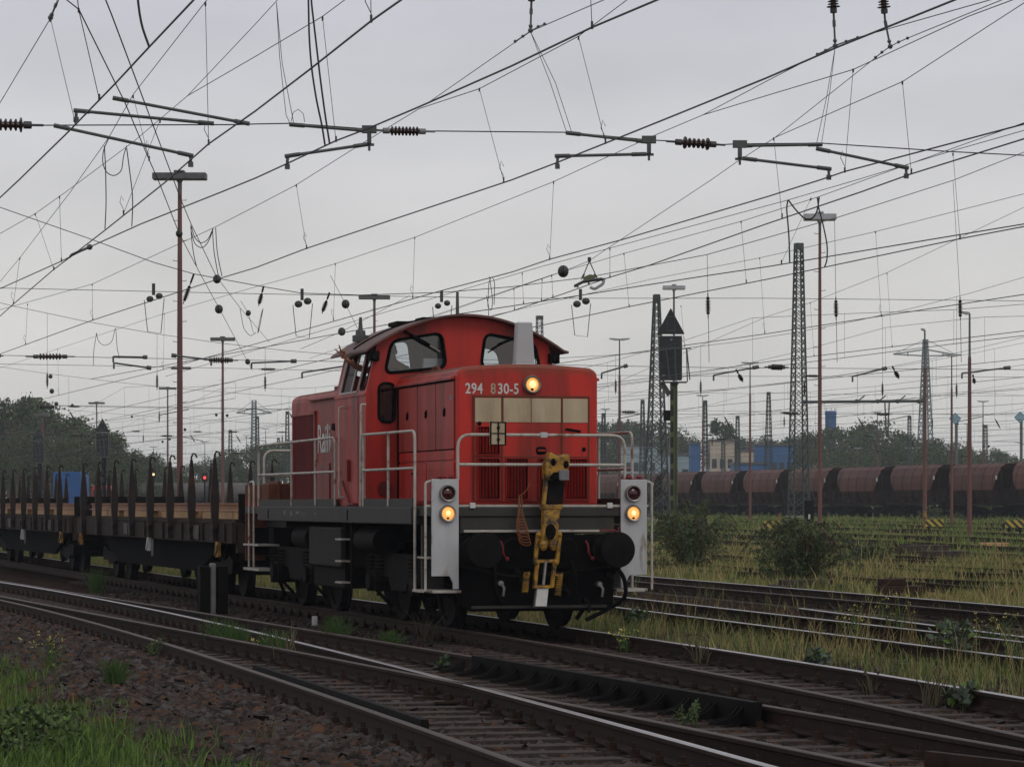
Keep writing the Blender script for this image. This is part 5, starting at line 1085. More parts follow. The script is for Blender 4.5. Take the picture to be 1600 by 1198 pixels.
signal(60, 262, 8.05, 'dark triangle signal in front of the hazy wood beside the reddish lamp mast', DARK)
REDL = emit('red_signal_lamp', (1, .05, .05), 2.0)
for x, y, Y in ((320, 746, 240), (338, 757, 250), (360, 745, 260), (240, 741, 250)):
    p = onground(x, Y); h = EYE + (HOR - y) * Y / FPX - p[2]; r = empty('light_signal', p, 0, 'small lit red signal among the masts behind the stake wagons' if x != 240 else 'small dark signal with pale lamp beside a stake', 'signal', 'small light signals far behind the wagons')
    b = MB(); b.cyl((0, 0, -.1), (0, 0, h), .06, n=6); b.build('post', DARK, r); b = MB(); b.box(-.22, .22, -.05, .05, h - .3, h + .4); b.build('screen', SCR, r); b = MB(); b.ball((0, -.08, h), (.11, .04, .11), 8); b.build('lamp', REDL if x != 240 else LAMPC, r)
# ================================================================ SMALL THINGS IN THE YARD
p = WT(9.3, 50.3); p = (p[0], p[1], -.2); r = empty('relay_box', p, AL, 'dark trackside box with a pale concrete post in front of the stake wagon', 'relay box'); b = MB(); b.box(-.23, -.06, -.15, .15, -.1, .80); b.box(.07, .24, -.15, .15, -.1, .80); b.box(-.23, .24, .05, .15, -.1, .8); b.build('cabinet', DARK, r, bevel=.015); b = MB(); b.box(-.045, .05, -.10, .04, -.1, .85); b.build('post', CONC, r, bevel=.02)
p = G(492, 978, -.2); r = empty('marker_post', p, 0, 'small white marker post on the ballast beside the locomotive', 'marker post'); b = MB(); b.prism(rpoly([(-.045, -.04), (.045, -.04), (.045, .04), (-.045, .04)], .02), -.1, .15, 0, lambda a, c, d: (a, c, d)); b.build('post', WHITE, r, bevel=.01); b = MB(); b.box(-.055, .055, -.05, .05, -.12, .02); b.build('post_foot', CONC, r)
STR = bpy.data.materials.new('hazard_stripes'); STR.use_nodes = True; n_, l_ = STR.node_tree.nodes, STR.node_tree.links
tc_ = n_.new('ShaderNodeTexCoord'); wv = n_.new('ShaderNodeTexWave'); wv.bands_direction = 'DIAGONAL'; wv.inputs['Scale'].default_value = 1.6; l_.new(tc_.outputs['Object'], wv.inputs[0]); rp_ = n_.new('ShaderNodeValToRGB'); rp_.color_ramp.interpolation = 'CONSTANT'; l_.new(wv.outputs['Fac'], rp_.inputs[0]); rp_.color_ramp.elements[0].color = (.02, .02, .02, 1); rp_.color_ramp.elements[1].position = .5; rp_.color_ramp.elements[1].color = (.45, .33, .03, 1); l_.new(rp_.outputs[0], n_['Principled BSDF'].inputs[0])
for x, y, Y, lb in ((1206, 826, 160, 'striped track stop board in the meadow before the tallest lattice mast'), (1460, 825, 165, 'striped track stop board beside the portal lamp mast'), (1585, 825, 160, 'striped track stop board at the frame edge before the hopper wagons')):
    X, _, Z = P(x, y, Y); p = (X, Y, float(gz(X, Y))); r = empty('track_stop', p, 0, lb, 'track stop', 'striped track stops'); h = max(Z - p[2], .45)
    b = MB(); b.box(-.48, .48, -.06, .06, h - .18, h + .2); b.build('board', STR, r, bevel=.01); b = MB(); b.box(-.35, -.25, -.04, .04, -.1, h + .1); b.box(.25, .35, -.04, .04, -.1, h + .1); b.build('leg', DARK, r)
p = G(1405, 930, -.15); r = empty('rail_offcut', (p[0], p[1], float(gz(p[0], p[1]))), AL, 'rusty rail offcuts stacked at the edge of the dry meadow', 'rail offcuts'); b = MB(); b.box(-.45, .5, -.2, .2, -.02, .22); b.box(-.4, .1, -.1, .15, .22, .36); b.build('offcut', RUST, r, bevel=.02)
p = G(1275, 921, -.15); r = empty('sleeper_stack', (p[0], p[1], float(gz(p[0], p[1]))), AL, 'dark old sleepers lying behind the double tracks under the bush', 'sleepers'); b = MB(); b.box(-1.0, .55, -.3, .2, -.02, .16); b.box(-.8, .3, -.2, .1, .16, .26); b.build('sleeper', SLEEP, r, bevel=.02)
for x, y, w_, lb in ((1450, 860, 66, 'low pile of old sleepers in the dry meadow'), (1545, 852, 50, 'pale timber pile in the dry meadow near the frame edge'), (1480, 868, 60, 'second low pile of dark sleepers in the meadow')):
    p = G(x, y, .0); k = p[1] / FPX; r = empty('sleeper_stack', (p[0], p[1], float(gz(p[0], p[1]))), AL * .5, lb, 'sleepers'); b = MB()
    for j in range(1 if 'pale' in lb else 4): b.box(-w_ * k / 2 + random.uniform(-.2, .2), w_ * k / 2 + random.uniform(-.2, .2), -.4 + j * .26, -.18 + j * .26, .02, .20 if 'pale' in lb else .36); 
    b.build('sleeper', TIMBER if 'pale' in lb else SLEEP, r, bevel=.02)
for x, y0, y1, Y in ((1445, 800, 822, 170), (1218, 803, 818, 200)):
    X, _, Z = P(x, y0, Y); g = float(gz(X, Y)); r = empty('marker_post', (X, Y, g), 0, 'yellow marker post in the meadow at x' if 0 else ('yellow marker post at the foot of the portal lamp mast' if x > 1300 else 'yellow marker post before the tallest lattice mast'), 'marker post'); b = MB(); b.box(-.09, .09, -.05, .05, -.1, max(Z - g, .7)); b.box(-.1, .1, -.06, .06, max(Z - g, .7), max(Z - g, .7) + .05); b.build('post', YELLOW, r, bevel=.01)
p = onground(1264, 190); r = empty('switch_cabinet', p, 0, 'black switch cabinet beside the tall red brown lamp mast', 'cabinet'); b = MB(); b.box(-.28, .28, -.2, .2, 0, 1.55); b.box(-.31, .31, -.23, .23, 1.55, 1.6); b.build('cabinet', BLACK, r, bevel=.02); b = MB(); b.box(-.06, .06, -.215, -.202, .45, .75); b.build('plate', WHITE, r)
# blue diamond signs
for x, y, Y, lb in ((1492.5, 654, 320, 'blue diamond sign with white squares on the chimney like post'), (1594, 652, 320, 'blue diamond sign at the very edge of the frame')):
    p = onground(x, Y); k = Y / FPX; h = EYE + (HOR - y) * k - p[2]; s = 9.5 * k; r = empty('diamond_sign', p, 0, lb, 'sign', 'blue diamond signs'); 
    b = MB(); b.cyl((.15, .2, -.1), (.15, .2, h), .16, n=8); b.build('post', MASTG, r); b = MB()
    for q, yy, m in ((s, 0, 0), (s * .68, -.03, 1), (s * .52, -.05, 0), (s * .30, -.07, 1), (s * .16, -.09, 0)): b.prism([(0, h - q), (q, h), (0, h + q), (-q, h)], yy - .03, yy + .01, m)
    b.build('sign_board', [pm('sign_blue', (.07, .27, .40)), WHITE], r)
# ================================================================ BUILDINGS AND FAR VEHICLES
LB = pm('pale_blue_sheet', (.30, .38, .42), (.26, .33, .37), 1, .6, streak=3); BEIGE = pm('beige_sheet', (.52, .44, .36), (.44, .37, .30), 1, .7, streak=3); BLH = pm('hall_blue', (.035, .12, .30), (.03, .10, .25), .5, .6, streak=2); TANK = pm('tank_white', (.52, .52, .52), (.42, .42, .42), 1, .5); WIN = pm('window_dark', (.03, .04, .05), rough=.2)
def shed(x0, x1, yt, Y, dep, mat, label, roof='flat', name='industrial_building', wins=0):
    k = Y / FPX; p = onground((x0 + x1) / 2, Y); W_ = (x1 - x0) * k; h = EYE + (HOR - yt) * k - p[2]; r = empty(name, p, 0, label, 'building'); b = MB(); b.box(-W_ / 2, W_ / 2, 0, dep, -.3, h); b.build('wall', mat, r)
    b = MB(); n = max(3, int(W_ / 1.2))
    for i in range(n + 1): b.box(-W_ / 2 + W_ * i / n - .05, -W_ / 2 + W_ * i / n + .05, -.08, -.003, 0, h)
    b.build('wall_rib', mat, r)
    b = MB()
    if roof == 'flat': b.box(-W_ / 2 - .2, W_ / 2 + .2, -.25, dep + .2, h, h + .3)
    else: b.prism([(-W_ / 2 - .3, h), (W_ / 2 + .3, h), (0, h + W_ * .12)], -.3, dep + .3)
    b.build('roof', LAMPD if roof == 'flat' else mat, r)
    for i in range(wins): b = MB(); xx = -W_ / 2 + W_ * (i + .5) / wins; b.box(xx - W_ / wins * .3, xx + W_ / wins * .3, -.1, -.02, h * .62, h * .75); b.build('window', WIN, r)
    return r, W_, h
shed(975, 1026, 697, 520, 18, LB, 'pale blue industrial hall seen through the locomotive handrail', wins=4)
shed(1030, 1079, 711, 540, 18, LB, 'low pale blue hall beside the blue box building', wins=3)
shed(1079.5, 1094, 693, 500, 6, BLH, 'narrow bright blue box building with a rail on its roof')
shed(1110, 1147, 689, 500, 14, BEIGE, 'beige tank wall building between the lattice masts', wins=3)
shed(1158, 1177, 705, 500, 8, BEIGE, 'small beige building beside the blue hall', wins=1)
shed(1181, 1239, 696, 510, 20, BLH, 'large blue hall behind the hopper wagons', wins=5)
shed(1148, 1200, 725, 470, 10, BLH, 'low blue shed in front of the small beige building')
p = onground(1101, 490); r = empty('silo', p, 0, 'white dome topped tank beside the beige building', 'tank'); b = MB(); b.lathe((0, 0, 0), (0, 0, 7.3), [(0, 1.1), (.75, 1.1), (.9, .8), (.97, .4), (1, .05)], 20); b.build('shell', TANK, r, sm=True); b = MB(); b.box(-1.0, 1.0, -1.3, -1.08, 0, .6); b.tube([(1.1, 0, 0), (1.1, 0, 6.6), (.4, 0, 7.3)], .08, 5); b.build('pipe', LAMPG, r)
p = onground(1298, 620); r = empty('water_tower', p, 0, 'dark blue cylindrical tower standing above the trees', 'tower'); k = 620 / FPX; h = EYE + (HOR - 642) * k - p[2]; b = MB(); b.cyl((0, 0, 0), (0, 0, h * .60), 1.1, n=14); b.build('shaft', BLH, r); b = MB(); b.lathe((0, 0, h * .60), (0, 0, h), [(0, 1.13), (.9, 1.13), (.92, 1.2), (.97, 1.2), (1, 1.05)], 18); b.build('tank', BLH, r, sm=True); b = MB()
for i in range(8): b.bar((math.cos(i * .785) * 1.2, math.sin(i * .785) * 1.2, h), (math.cos(i * .785) * 1.2, math.sin(i * .785) * 1.2, h + .7), .08, .08)
b.build('railing', LAMPG, r)
for i in range(2): b = MB(); b.bar((0, 0, 0), (6, 0, 6), .5, .5); b.bar((-.5, 0, 6.5), (.3, 0, .5), .3, .3); r = empty('conveyor', (onground(1163 + i * 5, 495)), R(180), 'sloping conveyor bridge beside the small beige building' if i else 'pale sloping conveyor above the beige building roof', 'conveyor'); b.build('bridge', TANK, r)
# container on a far flat wagon
p = onground(105, 300); r = empty('shipping_container', (p[0], p[1], 1.25 + p[2]), 0, 'bright blue shipping container behind the stake wagons', 'container'); k = 300 / FPX; W_ = 42 * k; h = EYE + (HOR - 737) * k - 1.25 - p[2]
b = MB(); b.box(-W_ / 2, W_ / 2, 0, 6, 0, h); b.build('body', BLUE, r, bevel=.03); b = MB()
for i in range(13): b.box(-W_ / 2 + W_ * i / 12 - .04, -W_ / 2 + W_ * i / 12 + .04, -.05, -.002, .1, h - .1)
b.box(.2, .3, -.08, -.05, .1, h - .1); b.build('rib', BLUE, r)
r = empty('flat_wagon', (p[0], p[1] + .5, p[2] + .19), AL, 'low dark flat wagon carrying the blue container', 'flat wagon'); b = MB(); b.box(-1.3, 1.3, -1.5, 8, .75, 1.04); b.build('underframe', DARK, r); wagon_bogie(r, 0.2); wagon_bogie(r, 6)
p = onground(156, 270); r = empty('distant_locomotive', (p[0], p[1], p[2] + .19), 0, 'small red locomotive far behind the stakes beside the blue container', 'locomotive'); k = 270 / FPX; W_ = 1.3
b = MB(); b.prism([(-1.1, 1.0), (1.1, 1.0), (1.1, 3.0), (.8, 3.45), (-.8, 3.45), (-1.1, 3.0)], 0, 9); b.build('body', RED, r, bevel=.05); b = MB(); b.box(-1.2, 1.2, -.3, 9.3, .6, 1.0); b.build('frame', DARK, r); b = MB(); b.box(-.9, -.1, -.03, -.002, 2.3, 3.0); b.box(.1, .9, -.03, -.002, 2.3, 3.0); b.build('windscreen', WIN, r)
for s in (-.85, .85): b = MB(); b.box(s - .18, s + .18, -.36, -.31, 1.0, 1.7); b.build('lamp_board', BOARD, r); b = MB(); b.cyl((s, -.3, .9), (s, -.8, .9), .2, n=10); b.build('buffer', DARK, r)
wagon_bogie(r, 2); wagon_bogie(r, 7); r.scale = (.66, .66, .80)
def tankcar(x, Y, L_, yt, label):
    p = onground(x, Y); k = Y / FPX; h = EYE + (HOR - yt) * k - p[2] - .19; rr = min(1.35, (h - 1.1) / 2); r = empty('tank_wagon', (p[0], p[1], p[2] + .19), AL - R(70), label, 'tank wagon', 'pale covered wagons far behind the stake wagons')
    b = MB(); b.lathe((0, 0, h - rr), (0, L_, h - rr), [(0, .3), (.015, rr * .85), (.05, rr), (.95, rr), (.985, rr * .85), (1, .3)], 20); b.build('tank', pm('tank_grey_%d' % x, (.11, .10, .092), (.055, .048, .046), 1, .7), r, sm=True)
    b = MB(); b.box(-1.2, 1.2, -.3, L_ + .3, .8, 1.1); b.box(-.3, .3, .2, L_ - .2, 1.0, h - rr); b.build('underframe', DARK, r); wagon_bogie(r, 1.3); wagon_bogie(r, L_ - 1.3)
for x, lb in ((205, 'first pale rounded wagon right of the small red locomotive'), (265, 'second pale rounded wagon behind the tallest lamp mast'), (325, 'last pale rounded wagon near the locomotive rear handrail')): tankcar(x, 330, 6.5 if x < 300 else 5, 754, lb)
p = onground(45, 330); r = empty('rail_van', (p[0], p[1], p[2] + .19), AL - R(60), 'white and blue vehicle half hidden behind the reddish stakes', 'vehicle'); b = MB(); b.prism([(-1.3, .9), (1.3, .9), (1.3, 3.0), (1.0, 3.3), (-1.0, 3.3), (-1.3, 3.0)], 0, 9); b.build('body', TANK, r, bevel=.05); b = MB(); b.box(-1.33, 1.33, .1, 8.9, 2.7, 3.0); b.build('blue_band', BLH, r); b = MB(); b.box(-1.34, 1.34, .6, 8.4, 1.9, 2.6); b.build('window', WIN, r); wagon_bogie(r, 1.8); wagon_bogie(r, 7)
# ================================================================ TREES
def tree_mesh(seed, tall, spread, n=2600, q=.34, col=LEAF):
    global RNG
    keep = RNG; RNG = np.random.default_rng(seed); rnd = random.Random(seed); Q = []; tr = MB(); lobes = []
    tr.tube([(0, 0, -.3), (.02 * seed % .3, 0, tall * .35), (0, 0, tall * .8)], [tall * .028, tall * .02, tall * .006], 7)
    nl = 14
    for i in range(nl):
        a = rnd.uniform(0, 6.28); f = rnd.uniform(.12, 1); z = tall * (.22 + .70 * f); rr = spread * (1 - .75 * abs(f - .35) ** 1.2) * rnd.uniform(.35, .8)
        c = (math.cos(a) * rr, math.sin(a) * rr, z); lobes.append(c); s = spread * rnd.uniform(.28, .5)
        tr.tube([(0, 0, z * .6), (c[0] * .5, c[1] * .5, z * .85), c], [tall * .010, tall * .006, tall * .002], 5)
        Q.append(leaf_cloud(c, (s, s, s * .8 * max(1, tall / spread / 3.2)), n // nl, q, q * .62, None, None, .2, .35))
    Q = np.concatenate(Q); mi = RNG.choice(3, len(Q), p=[.45, .35, .2]); RNG = keep
    return Q, mi, tr
TV = []
def tree(name, p, label, cat, grp, var, sc, rz):
    r = empty(name, p, rz, label, cat, grp); r.scale = (sc[0], sc[0], sc[1])
    if TV[var][0] is None:
        Q, mi, tr = tree_mesh(*TV[var][1]); TV[var][0] = (leaf_mesh('crown', Q, LEAF, mi, r), tr.build('trunk', STEMM, r, recalc=False))
    else:
        for o in TV[var][0]: c = o.copy(); COL.objects.link(c); c.parent = r
    return r
for sd, tl, sp in ((1, 10, 4.6), (2, 10, 4.2), (3, 10, 5.2), (4, 10, 3.8), (5, 10, 1.5)): TV.append([None, (sd, tl, sp)])
def wood(prof, Ys, step, label, grp, cs=1.0):
    xs = [a for a, _ in prof]; x = xs[0]
    while x < xs[-1]:
        yt = np.interp(x, xs, [b for _, b in prof]) + random.uniform(-4, 7); Y = random.uniform(*Ys); k = Y / FPX; p = onground(x, Y); h = EYE + (HOR - yt) * k - p[2]
        tree('tree', p, label, 'tree', grp, random.randrange(4), (h / 10 * random.uniform(.85, 1.25) * cs, h / 9.2), random.uniform(0, 6)); x += step * random.uniform(.7, 1.3)
wood([(-60, 640), (20, 636), (50, 631), (90, 650), (130, 664), (165, 680), (200, 705), (240, 722), (300, 742)], (360, 400), 13, 'dark grey green tree of the wood behind the stake wagons', 'trees of the wood')
wood([(-60, 690), (60, 680), (150, 700), (230, 735)], (320, 345), 22, 'lower tree at the front edge of the wood', 'trees of the wood')
wood([(150, 728), (230, 722), (290, 732), (335, 722), (370, 708), (420, 700), (470, 694)], (430, 480), 12, 'faint tree on the hazy horizon behind the wagons', 'trees on the hazy horizon')
wood([(930, 672), (975, 664), (1010, 668), (1032, 690), (1060, 684), (1085, 694)], (580, 640), 13, 'faint tree behind the pale blue halls', 'trees behind the halls')
wood([(1150, 692), (1175, 683), (1210, 690), (1245, 693)], (620, 660), 13, 'faint tree behind the large blue hall', 'trees behind the blue hall')
wood([(1258, 684), (1290, 672), (1318, 690), (1345, 674), (1388, 668), (1425, 682), (1455, 694), (1500, 697), (1540, 700), (1575, 708), (1640, 716)], (470, 560), 13, 'grey green tree in the long line of trees behind the hopper wagons', 'trees behind the hopper wagons')
wood([(1270, 704), (1330, 714), (1400, 700), (1500, 712), (1640, 724)], (430, 455), 22, 'nearer low tree in the line of trees behind the hopper wagons', 'trees behind the hopper wagons')
for x, yt, sc, lb in ((1126, 652, 1.25, 'taller poplar of the pair above the beige building'), (1140, 658, 1.0, 'slimmer poplar of the pair above the beige building')):
    Y = 560; k = Y / FPX; p = onground(x, Y); h = EYE + (HOR - yt) * k - p[2]; tree('poplar', p, lb, 'tree', None, 4, (h / 10 * sc * .9, h / 10), x)
# ================================================================ OVERHEAD LINES
CZ = 5.6
def wire(name, pts, r, mat, par, org=(0, 0, 0), n=4):
    b = MB(); b.tube(pts, r, n); return b.build(name, mat, par, org, recalc=False)
def Yc(y, z=CZ): return FPX * (z - EYE) / (HOR - y)
def extend(pts, e0, e1):
    p = [Vector(q) for q in pts]; return [p[0] + (p[0] - p[1]).normalized() * e0] + p + [p[-1] + (p[-1] - p[-2]).normalized() * e1]
def overhead(label, con, mess, drops, rc=.0095, rm=.0058, ext=(12, 25)):
    P0 = [Vector(P(x, y, Yc(y))) for x, y in con]; xs = np.array([x for x, _ in con], float); iv = np.array([1 / Yc(y) for _, y in con]); o_ = np.argsort(xs); xs, iv = xs[o_], iv[o_]
    lin = np.polyfit(xs, iv, 1)
    def YY(x):
        if x < xs[0]: return 1 / max(iv[0] + lin[0] * (x - xs[0]), .004)
        if x > xs[-1]: return 1 / (iv[-1] + lin[0] * (x - xs[-1]))
        return 1 / np.interp(x, xs, iv)
    org = P0[0]; r = empty('overhead_line', org, 0, label, 'overhead line', 'overhead lines above the tracks')
    wire('contact_wire', extend(P0, *((ext[0], 230) if P0[-1].y > 75 else ext)), rc, WIRE, r, org, 5)
    for j, m in enumerate(mess): wire('messenger_wire', extend([P(x, y, YY(x)) for x, y in m], ext[0], .01 if j else ext[1]), rm, WIRE, r, org)
    for xm, ym, xc, yc in drops:
        a = Vector(P(xm, ym, YY(xm))); c = Vector(P(xc, yc, YY(xc))); b = MB(); b.tube([a, c], .0036, 4); k = a.y / 40
        for q, s in ((a, -1), (c, 1)): b.box(q.x - .010, q.x + .010, q.y - .010, q.y + .010, q.z - .025 + s * .01, q.z + .03 + s * .02); 
        if len(label) % 2: b.tube([c + Vector((0, 0, .06)), c + Vector((-.05, 0, .16)), c + Vector((-.03, 0, .25)), c + Vector((.0, 0, .18))], .004, 4)
        b.build('dropper', WIREB, r, org, recalc=False)
    return r
overhead('overhead line crossing the top corner with the steepest contact wire', [(303, 0), (233, 74), (180, 131), (108, 205), (31, 280), (0, 309)], [[(92, 0), (79, 29), (0, 161)]], [(79, 30, 118, 194), (123, 15, 155, 155)])
overhead('overhead line second from the top corner running past the tallest lamp head', [(627, 0), (580, 33), (485, 108), (400, 173), (326, 225), (258, 285), (165, 359), (108, 403), (84, 421), (21, 475), (0, 494)], [[(322, 2), (208, 148), (170, 215), (110, 300), (31, 403), (0, 440)]], [(321, 5, 326, 225), (31, 403, 21, 475), (208, 150, 233, 250), (250, 188, 193, 334), (579, -20, 580, 33)])
overhead('overhead line with twin messengers that meets the white capped insulator', [(1027, 0), (925, 43), (800, 103), (655, 167), (577, 200), (525, 220), (450, 255), (400, 278), (346, 300), (220, 350), (140, 386), (96, 408), (0, 451)], [[(432, 2), (400, 37), (293, 150), (208, 222), (103, 300), (93, 307), (55, 334), (0, 365)], [(539, 0), (504, 26), (400, 88), (293, 150)]], [(93, 307, 96, 408), (55, 334, 84, 421), (504, 28, 525, 220), (922, -25, 925, 43)])
overhead('overhead line passing above the cab roof to the low steady arms', [(1492, 0), (1308, 74), (1200, 121), (1050, 182), (948, 223), (868, 255), (800, 281), (743, 300), (479, 388), (400, 418), (350, 433), (145, 500), (0, 553)], [[(980, 0), (904, 57), (749, 139), (655, 170), (560, 228), (463, 289), (400, 322), (336, 355), (144, 444), (0, 484)], [(944, 0), (830, 49), (673, 158)]], [(749, 139, 787, 283), (463, 289, 479, 388), (904, 58, 946, 223), (144, 444, 145, 500), (43, 475, 40, 538)])
overhead('overhead line running straight over the white antenna housing of the locomotive', [(1600, 194), (1320, 268), (1285, 280), (1200, 307), (970, 375), (859, 405), (800, 425), (690, 454), (486, 512), (400, 537), (234, 583), (155, 602), (56, 626), (0, 640)], [[(1548, 0), (1340, 59), (1305, 72), (1200, 126), (1098, 180), (1015, 215), (865, 284), (800, 310), (648, 371), (524, 412), (441, 437), (400, 448), (250, 492), (90, 545), (0, 575)], [(1583, 0), (1513, 26), (1333, 109), (1200, 149), (1098, 180)]], [(1333, 109, 1320, 268), (865, 284, 859, 405), (648, 371, 645, 465), (524, 412, 521, 500), (257, 490, 255, 577), (90, 545, 92, 617)])
overhead('overhead line carrying the section insulator beside the dark wire drum', [(1600, 217), (1423, 272), (1345, 300), (1200, 349), (1013, 415), (950, 434), (883, 458), (800, 486), (600, 540), (430, 580)], [[(1600, 5), (1410, 128), (1211, 215), (1150, 254), (1113, 280), (948, 389), (920, 408), (880, 424), (800, 452)], [(1566, 0), (1418, 60), (1390, 73), (1211, 215)]], [(1410, 128, 1424, 270), (1209, 216, 1222, 339), (803, 451, 804, 484), (847, 437, 846, 470), (953, 388, 953, 433), (862, 430, 864, 464)])
overhead('overhead line over the meadow with the long black jumper loops', [(1600, 350), (1200, 416.5), (1109, 430), (800, 478), (600, 508), (480, 530)], [[(1600, 204), (1484, 237), (1343, 280), (1230, 313), (1104, 347), (848, 416), (800, 430)]], [(1267, 310, 1221, 411), (816, 427, 818, 474)])
overhead('overhead line close below the jumper loop line across the meadow', [(1600, 354), (1500, 373), (1200, 436), (983, 479), (838, 510), (700, 540)], [[(1600, 192), (1355, 280), (1278, 308), (1158, 346), (975, 396), (861, 430), (800, 451)]], [(975, 396, 983, 479), (1158, 346, 1166, 441), (1489, 240, 1500, 373)])
overhead('overhead line meeting the tallest lattice mast halfway up', [(1600, 460), (1375, 494), (1200, 521), (885, 566), (700, 593)], [[(1600, 303), (1368, 362), (1187, 403), (1019, 436), (870, 470)]], [(1368, 362, 1377, 494), (1187, 403, 1195, 520), (1064, 478, 1070, 541)])
overhead('overhead line just above the long row of hopper wagons crossing the portal', [(1600, 517), (1200, 565), (1060, 585), (900, 605)], [[(1600, 324), (1386, 426), (1266, 473), (1200, 494), (1065, 553)]], [(1386, 427, 1394, 572 - 30), (1266, 473, 1272, 556)])
# procedurally strung lines over the far yard tracks
def sagz(t, hi, lo, L=62.0): f = ((t - 92) / L) % 1.0; return lo + (hi - lo) * (2 * f - 1) ** 2
ORD = ['first', 'second', 'third', 'fourth', 'fifth', 'sixth', 'seventh', 'eighth', 'ninth', 'tenth', 'eleventh', 'twelfth', 'thirteenth', 'fourteenth', 'fifteenth', 'sixteenth']
for k, w in enumerate((13.5, 24, 29.5, 35.5, 41, 46.5, 52, 58, 64, 70, 77, 84, 92, 100, 110)):
    t0, t1 = max(1.75 * w, 125 if w < 32 else 0), 470; org = WT(w, t0, 6); r = empty('overhead_line', org, 0, '%s thin overhead line beyond the portal lines over the far yard tracks' % ORD[k], 'overhead line', 'thin overhead lines over the far yard'); dz = .4
    tt = np.arange(t0, t1, 7.75); wr = w + RNG.normal(0, .5); st = lambda t: wr + .25 * math.sin(t / 62 * math.pi)
    wire('contact_wire', [WT(st(t), t, 5.6 + dz + .02 * math.sin(t)) for t in tt], .0095, WIREB, r, org); wire('messenger_wire', [WT(st(t), t, sagz(t, 7.3, 6.25) + dz) for t in tt], .007, WIREB, r, org)
    b = MB()
    for t in tt[:34]: b.tube([WT(st(t), t, 5.6 + dz), WT(st(t), t, sagz(t, 7.3, 6.25) + dz)], .0045, 3)
    o = b.build('dropper', WIREB, r, org, recalc=False); o['kind'] = 'stuff'
# ---------------------------------------------------------------- insulators, arms, cross spans
DX = Vector((CA, SA, 0))
def insulator(p0, p1, n, r, name, par, org=(0, 0, 0), caps=CAPD, sheds=None):
    p0, p1 = Vector(p0), Vector(p1); L = (p1 - p0).length; m0, m1 = .27, .73
    b = MB(); b.lathe(p0, p1, [(0, r * .2), (.15, r * .2), (.16, r * .62), (.26, r * .62)], 10, 0); b.lathe(p0, p1, [(.74, r * .62), (.84, r * .62), (.85, r * .2), (1, r * .2)], 10, 0)
    pr = [(m0, r * .45)]
    for k in range(n):
        a = m0 + (m1 - m0) * (k + .2) / n; big = 1.25 if k in (0, n - 1) and sheds else 1.0; pr += [(a, r * .5), (a + .3 * (m1 - m0) / n, r * big), (a + .55 * (m1 - m0) / n, r * big * .95), (a + .65 * (m1 - m0) / n, r * .5)]
    b.lathe(p0, p1, pr + [(m1, r * .45)], 12, 1); return b.build(name, [caps, INSB], par, org)
def steady(p0, p1, par, org, r=.026, hook=0, clamp=1):
    b = MB(); p0, p1 = Vector(p0), Vector(p1); pts = [p0, p1]
    if hook: pts = fillet([p0, p1, p1 + Vector((0, 0, -hook))], .06)
    b.tube(pts, r, 8)
    for q, s in ((p0, 1), (p1, -1)): d = (p1 - p0).normalized() * s; b.tube([q - d * .03, q + d * .16], r * 1.5, 6)
    if hook: e_ = p1 + Vector((0, 0, -hook)); b.box(e_.x - .03, e_.x + .03, e_.y - .03, e_.y + .03, e_.z - .04, e_.z + .02)
    return b.build('registration_arm', ARM, par, org, sm=True)
b = MB(); _q = [Vector(P(x, y, Yc(395))) for x, y in ((109, 402), (112, 398), (140, 386))]; b.tube(_q, .022, 6); b.ball(_q[2], .05, 6); o = b.build('steady_arm', ARM, None, _q[1]); tag(o, 'short tilted tube clamped between two contact wires that cross', 'tube')
T1_ = 37.1; Q = lambda x, y: Vector(PT(x, y, T1_)); org = Q(700, 205)
sp = empty('cross_span', org, 0, 'nearest cross span wire with steady arms above the locomotive', 'cross span', 'cross spans over the tracks')
wire('span_wire', [Q(*q) for q in ((-120, 195), (66, 196), (371, 195), (400, 194), (455, 193), (577, 202), (610, 204), (680, 205), (885, 207), (1015, 219), (1060, 221), (1130, 226), (1155, 225), (1284, 224), (1484, 237), (1600, 243), (1750, 252))], .0075, WIRE, sp, org)
wire('span_wire', [Q(*q) for q in ((-150, -90), (400, -78), (830, -72), (1300, -70), (1750, -60))], .0075, WIRE, sp, org)
for a, c, hk in (((330, 193), (119, 173), .10), ((386, 193), (180, 154), .0), ((88, 197), (298, 243), .10), ((577, 205), (456, 195), 0), ((572, 226), (449, 244), .12), ((1013, 222), (888, 208), 0), ((1006, 241), (871, 244), .12), ((1157, 228), (1281, 226), 0), ((1164, 248), (1295, 264), .10), ((1279, 233), (1416, 262), .10)):
    steady(Q(*a), Q(*c), sp, org, .0195, hk)
for x, y in ((577, 203), (1014, 219), (1156, 226)):
    b = MB(); q = Q(x, y); b.bar(q + Vector((0, 0, .03)), q + Vector((0, 0, -.17)), .09, .05); b.bar(q + Vector((.0, 0, -.15)), q + Vector((0, 0, -.26)), .03, .03); b.box(q.x - .09, q.x + .09, q.y - .05, q.y + .05, q.z - .04, q.z + .05); b.box(q.x - .06, q.x + .06, q.y - .02, q.y + .02, q.z - .20, q.z - .17); b.build('arm_bracket', ARM, sp, org)
insulator(Q(-52, 194), Q(68, 196), 7, .075, 'insulator', sp, org, sheds=1); insulator(Q(583, 204), Q(680, 206), 8, .06, 'insulator', sp, org, caps=INSG); insulator(Q(1041, 221), Q(1133, 227), 6, .065, 'insulator', sp, org, sheds=1)
CL = {832: ((805, 65), (817, 57), (829, 49), (841, 42), (851, 38)), 1300: ((1277, 85), (1290, 79), (1305, 71), (1322, 65), (1340, 59)), 1377: ((1368, 90), (1378, 82), (1391, 73), (1404, 66), (1418, 60))}
